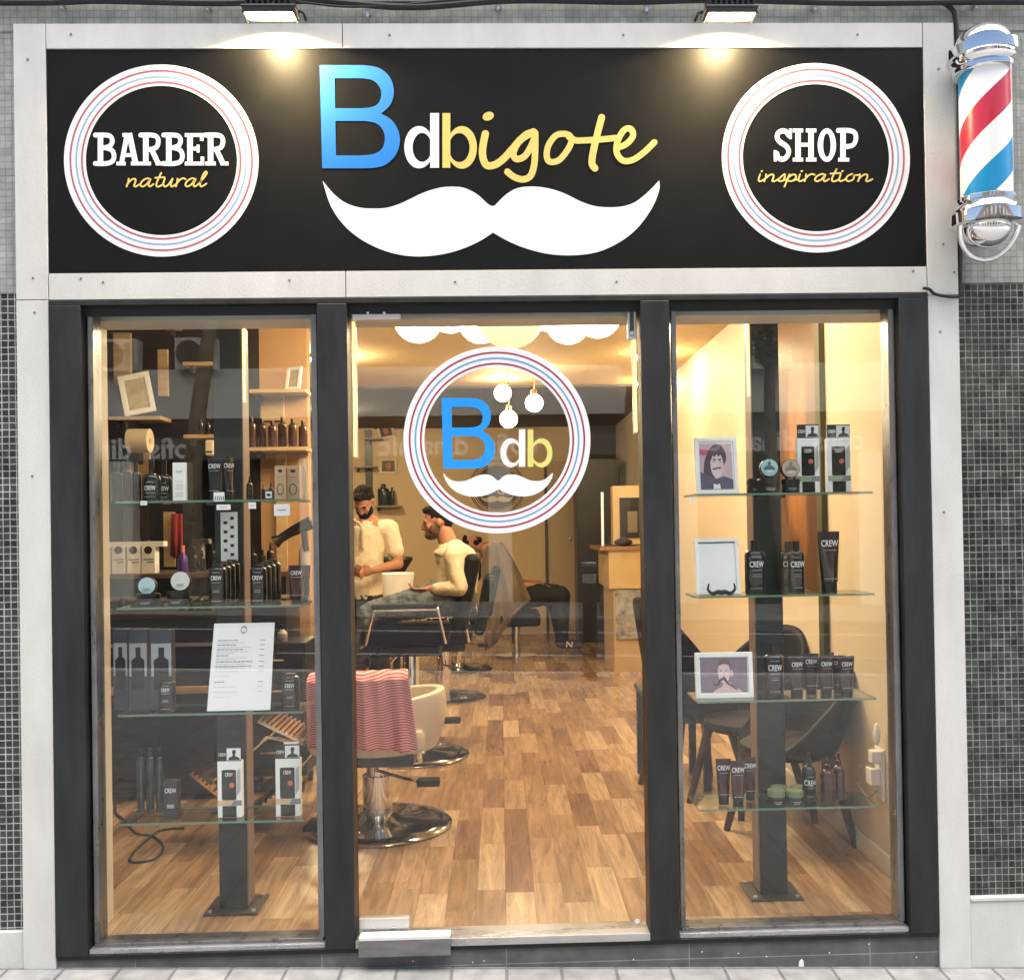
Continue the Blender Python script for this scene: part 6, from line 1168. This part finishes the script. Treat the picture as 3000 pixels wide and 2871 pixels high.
a_ = K(1385, 1650); MB().box(a_.x - .18, a_.x + .10, YD - .24, YD + .24, a_.z - .20, a_.z + .06).build('basin', mat('basin_black', (.02, .02, .022), .15, coat=.6), T, bevel=.05)
# ================================================================== ACROSS THE STREET (seen reflected)
def rp(px, py, D): x, z = W(px, py, D); return Vector((x, -D, z))
YO = -18.0; g0 = -2.0
OB = thing('facing_building', 'four storey building across the street, pale band, shop front and air conditioners', 'building', (0, YO, 0))
zA, zB_, zC_ = rp(500, 1226, 18).z, rp(500, 1080, 18).z, rp(500, 1345, 18).z
gg = mat('green_grey_render', (.80, .81, .74), .8, var=.1, vs=1); bb = mat('brown_brick', (.085, .06, .05), .8, var=.3, vs=2)
MB().box(-30, 30, YO - 3, YO, zA, zB_).build('render_band', gg, OB); MB().box(-30, 30, YO - 3, YO - .05, zB_, 9.5).build('brown_wall', bb, OB); MB().box(-30, 30, YO - 3, YO - .06, zC_ + .45, zA).build('dark_fascia', mat('dark_stone', (.05, .045, .045), .6, var=.5, vs=4), OB)
MB().box(-30, 30, YO - 3, YO + .02, zC_ - .02, zC_ + .449).build('sign_band', mat('grey_sign_band', (.12, .12, .11), .6), OB)
MB().box(-30, 30, YO - 3, YO - .4, g0, zC_ - .021).build('ground_floor', mat('shop_dark', (.05, .055, .05), .3, var=.6, vs=.8), OB)
for x in range(-28, 30, 4):
    MB().box(x - .25, x + .25, YO - .399, YO + .01, g0, zC_ - .022).build('pier', gg, OB)
    MB().box(x + .9, x + 2.7, YO - .049, YO - .02, 6.3, 8.2).build('window', mat('far_window', (.12, .13, .15), .1), OB)
txt = text_mb('cofis  dinamic', .62, 1.0, .02, 0, .03)
for xo in (-.85, 6.2, -8.2 + .25):
    k = MB(); k.add([(-p.x + xo, YO + .03 - p.y, p.z + (zC_ + .21)) for p in txt.v], [f_ for f_ in txt.f]); k.build('sign_lettering', white, OB)
def ac(px, py, nm):
    c = rp(px, py, 17.6); T = thing('air_conditioner', nm, 'air conditioner', (c.x, YO, c.z), 'air conditioners on the building across the street')
    MB().box(c.x - .42, c.x + .42, YO - .049, YO + .32, c.z - .33, c.z + .33).build('case', mat('ac_white', (.72, .70, .66), .5), T, bevel=.01); MB().prism([(c.x - .1 * 0 - .12 + .27 * cos(t), c.z + .27 * sin(t)) for t in [i * pi / 14 for i in range(28)]], (), YO + .321, .02).build('fan_grille', mat('ac_dark', (.10, .09, .09), .5), T); MB().box(c.x + .18, c.x + .36, YO + .321, YO + .33, c.z - .27, c.z + .27).build('side_vent', mat('ac_grey', (.35, .35, .34), .5), T)
ac(562, 1030, 'air conditioner behind the trunk across the street'); ac(330, 1035, 'leftmost air conditioner across the street'); ac(2270, 1030, 'rightmost air conditioner across the street')
barkm = mat('mottled_bark', (.36, .30, .22), .85, var=.75, vs=5, bump=.5, bs=20, col2=(.10, .085, .06)); leafm = mat('leaf_green', (.045, .085, .025), .6, var=.5, vs=2)
def tree(x, y, lean, h, label, r=.15, crown=1.9, n=1500, seed=1, cz=None):
    rnd = random.Random(seed); T = thing('street_tree', label, 'tree', (x, y, gz(x)), 'plane trees across the street'); pts = [Vector((x + lean * t * t + .12 * sin(t * 5 + seed), y + .08 * sin(t * 4), gz(x) + h * t)) for t in [i / 12 for i in range(13)]]
    mb = MB(); mb.tube(pts, [r * (1.15 - .45 * i / 12) for i in range(13)], 12); mb.build('trunk', barkm, T, smooth=True); top = pts[-1]; cen = top + Vector((0, 0, crown * .55))
    for k in range(6):
        a = k * 1.05 + seed; e = top + Vector((cos(a) * crown * .65, sin(a) * crown * .5, crown * (.4 + .5 * rnd.random()))); MB().tube([pts[-3 + k % 3], (top + e) / 2 + Vector((0, 0, .1)), e], [r * .5, r * .3, .02], 8).build('limb', barkm, T, smooth=True)
    cl = [cen + Vector((rnd.gauss(0, .5) * crown, rnd.gauss(0, .45) * crown, rnd.gauss(0, .35) * crown)) for _ in range(26)]; mb = MB()
    for _ in range(n):
        c = rnd.choice(cl) + Vector((rnd.gauss(0, .28), rnd.gauss(0, .28), rnd.gauss(0, .22))); s_ = rnd.uniform(.05, .11); R3 = Matrix.Rotation(rnd.uniform(0, 6.3), 3, 'Z') @ Matrix.Rotation(rnd.uniform(-1, 1), 3, 'X'); mb.add([c + R3 @ Vector(p) * s_ for p in ((-1, 0, 0), (0, -.55, .1), (1, 0, 0), (0, .55, .1))], [(0, 1, 2, 3)])
    mb.build('crown', leafm, T)
c = rp(580, 1785, 15.2); tree(c.x, -15.2, .25, 6.4, 'mottled plane tree in front of the left air conditioners', .17, 2.1, 1600, 3)
c = rp(1800, 1800, 14.9); tree(c.x, -14.9, .5, 4.6, 'leaning plane tree reflected beside the right door post', .14, 1.5, 1200, 5); c = rp(2300, 1800, 15.4); tree(c.x, -15.4, -.2, 5.0, 'leafy plane tree reflected in the right window', .14, 1.9, 2200, 8)
def bollard(px, py, D, label):
    d = rp(px, py, D); T = thing('bollard', label, 'bollard', (d.x, -D, gz(d.x)), 'grey bollards at the kerb'); z0 = gz(d.x); MB().lathe([(.075, 0), (.075, 1.18), (.07, 1.2)], (d.x, -D, z0), 24).build('post', mat('bollard_grey', (.05, .055, .06), .4, metal=.3), T, smooth=True); MB().lathe([(.082, 1.202), (.082, 1.235), (.07, 1.245)], (d.x, -D, z0), 24).build('cap', satin, T, smooth=True); MB().lathe([(.0765, 1.02), (.0765, 1.12)], (d.x, -D, z0), 24).build('reflective_band', mat('pale_band', (.6, .6, .6), .4), T, smooth=True)
bollard(1733, 1980, 7.05, 'grey metal bollard on the near pavement edge, reflected in the door')
c = onfloor(1760, 2030, -.11); T = thing('bike_rack', 'low pinkish metal bike rack hoop on the near pavement', 'bike rack', (1.0, -3.5 + .0, gz(1.0)))
c = rp(1768, 1990, 4.2); zz0 = gz(c.x)
MB().tube([(c.x, -4.2, zz0), (c.x, -4.2, zz0 + .5), (c.x + .08, -4.2, zz0 + .6), (c.x + .5, -4.2, zz0 + .6), (c.x + .58, -4.2, zz0 + .5), (c.x + .58, -4.2, zz0)], .022, 10).build('hoop', mat('rack_pink', (.42, .22, .18), .4, metal=.4), T, smooth=True); MB().lathe([(.06, 0), (.06, .012)], (c.x, -4.2, zz0), 16).build('foot', satin, T); MB().lathe([(.06, 0), (.06, .012)], (c.x + .58, -4.2, zz0), 16).build('foot', satin, T); 
for ch in T.children: ch.location = (.25, -1.2, 0)

for i, (px, py, w_, h_, nm) in enumerate(((655, 1486, .026, .010, 'white price tag under the comb card'), (739, 1481, .014, .012, 'small pale price tag on the front edge of the top left shelf'), (826, 1494, .030, .022, 'larger printed price tag hanging under the peach cartons'), (421, 1474, .012, .008, 'tiny price tag near the left end of the top left shelf'), (1968 + 60, 1463, .012, .007, 'tiny price tag on the top right shelf edge'))):
    x, z = W(px, py, .116); T = thing('price_tag', nm, 'tag', (x, .116, z), 'price tags on the shelf edges'); MB().box(x - w_, x + w_, .1155, .117, z - h_, z + h_).build('card', paper, T)
    MB().box(x - w_ * .6, x + w_ * .5, .1148, .1153, z - h_ * .1, z + h_ * .1).build('printed_line', printg, T)

# dark furniture low in the left window
T = thing('low_cabinet', 'dark low cabinet with a steel rail and three doors, left wall behind the left window', 'cabinet', (-2.2, 2.1, 0)); cx1 = W(640, 2200, 2.05)[0]
MB().box(XW0 + .002, cx1, 2.05, 2.40, .03, 1.02).build('case', mat('cabinet_black', (0, 0, 0)), T, bevel=.004); MB().box(XW0 + .002, cx1 + .02, 2.03, 2.41, 1.021, 1.05).build('top', mat('dark_top', (.03, .022, .02), .3), T, bevel=.003)
MB().box(XW0 + .01, cx1, 2.035, 2.0495, .86, .88).build('rail', satin, T)
for i in range(3): xk = cx1 - .02 - .32 * i; MB().box(xk - .30, xk, 2.038, 2.0485, .06, .83).build('door_panel', mat('door_black', (.010, .009, .012), .3), T, bevel=.003); 
MB().box(cx1 - .62, cx1 - .02, 2.0, 2.029, .60, .64).build('wood_strip', woodl, T, bevel=.003)
for i, (a, b, t_, nm) in enumerate(((520, 540, 1745, 'first'), (548, 566, 1752, 'second'), (575, 597, 1738, 'third'), (345, 366, 1750, 'fourth'), (600, 618, 1750, 'fifth'))):
    bottle(a, b, t_, 1.051, 2.2, 'small dark bottle, %s counted of those on the low dark cabinet' % nm, False, group='bottles on the low dark cabinet', pump=i % 2 == 0)
T = thing('barber_trolley', 'black drawer trolley with chrome handles between the left window and the chairs', 'trolley', (-1.33, 2.3, 0))
MB().box(-1.50, -1.12, 2.12, 2.48, .10, .86).build('case', black, T, bevel=.006)
for i in range(4): MB().box(-1.49, -1.13, 2.108, 2.1195, .14 + i * .175, .29 + i * .175).build('drawer', mat('door_black', (0, 0, 0)), T, bevel=.004); MB().box(-1.38, -1.24, 2.098, 2.1075, .235 + i * .175, .245 + i * .175).build('drawer_handle', chrome, T)
for sx in (-1.46, -1.16):
    for sy in (2.16, 2.44): MB().lathe([(.03, -.012), (.03, .012)], (sx, sy, .031), 16, axis='X').build('wheel', rubber, T, smooth=True); MB().box(sx - .004, sx + .004, sy - .01, sy + .01, .045, .0995).build('fork', satin, T)
simple(828, 1832, 1882, .03, 2.22, 'spray_bottle', 'small grey spray bottle on the black drawer trolley', 'bottle', mat('spray_clear', (0, 0, 0)))
# raised chrome foot plates of the first chair
def foot_plate(cx, cy, cz, L, ang, wd):
    M = Matrix.Translation((cx + .64, cy - 1.45, cz)) @ Matrix.Rotation(radians(ang), 4, 'Y'); g_ = MB(); g_.box(-L / 2, L / 2, -wd / 2, wd / 2, -.012, 0, 0, M); k = int(L / .024)
    for i in range(k): g_.box(-L / 2 + .005 + i * .024, -L / 2 + .016 + i * .024, -wd / 2, wd / 2, .0004, .012, 0, M)
    g_.build('foot_plate', mat('gold_chrome', (0, 0, 0)), c1_, shift=False)
foot_plate(-1.06, 1.36, .53, .27, 27, .30); foot_plate(-1.42, 1.32, .29, .20, 40, .28)
for sy in (-.14, .14): MB().tube([(-.22, sy, .43), (-.42, sy, .47), (-.52, sy, .49), (-.72, sy, .32), (-.80, sy, .28)], .012, 8).build('footrest_arm', chrome, c1_, smooth=True, shift=False)
for a, b, t_, py, px_, zs_, nm in ((585, 600, 1228, 0, 0, zsD, 'slim dark bottle on the short shelf level with the paper roll'), (606, 622, 1236, 0, 0, zsD, 'second slim dark bottle on the short shelf level with the paper roll')): bottle(a, b, t_, zs_, yD + .06, nm, False, group=None)
x, z = W(613, 1312, 2.8); T = thing('tissue_box', 'small cream box fixed under the short wood shelf', 'box', (x, 2.9, z)); MB().box(x - .03, x + .03, 2.8, PYW - .001, z - .05, z + .05).build('box', creamw, T, bevel=.012); MB().box(x - .02, x + .02, 2.797, 2.7995, z - .03, z - .02).build('slot', black, T)

for i, (px, t_) in enumerate(((566, 1602), (592, 1612), (622, 1596), (742, 1600), (768, 1610), (792, 1590))):
    bottle(px - 11, px + 11, t_, zc, yc0 + .12 + .08 * (i % 2), 'dark styling bottle on the station worktop, %s from the left' % ('first', 'second', 'third', 'fourth', 'fifth', 'sixth')[i], False, group='dark styling bottles on the station worktop', pump=i % 2 == 1, shoulder=.6 + .06 * (i % 3))
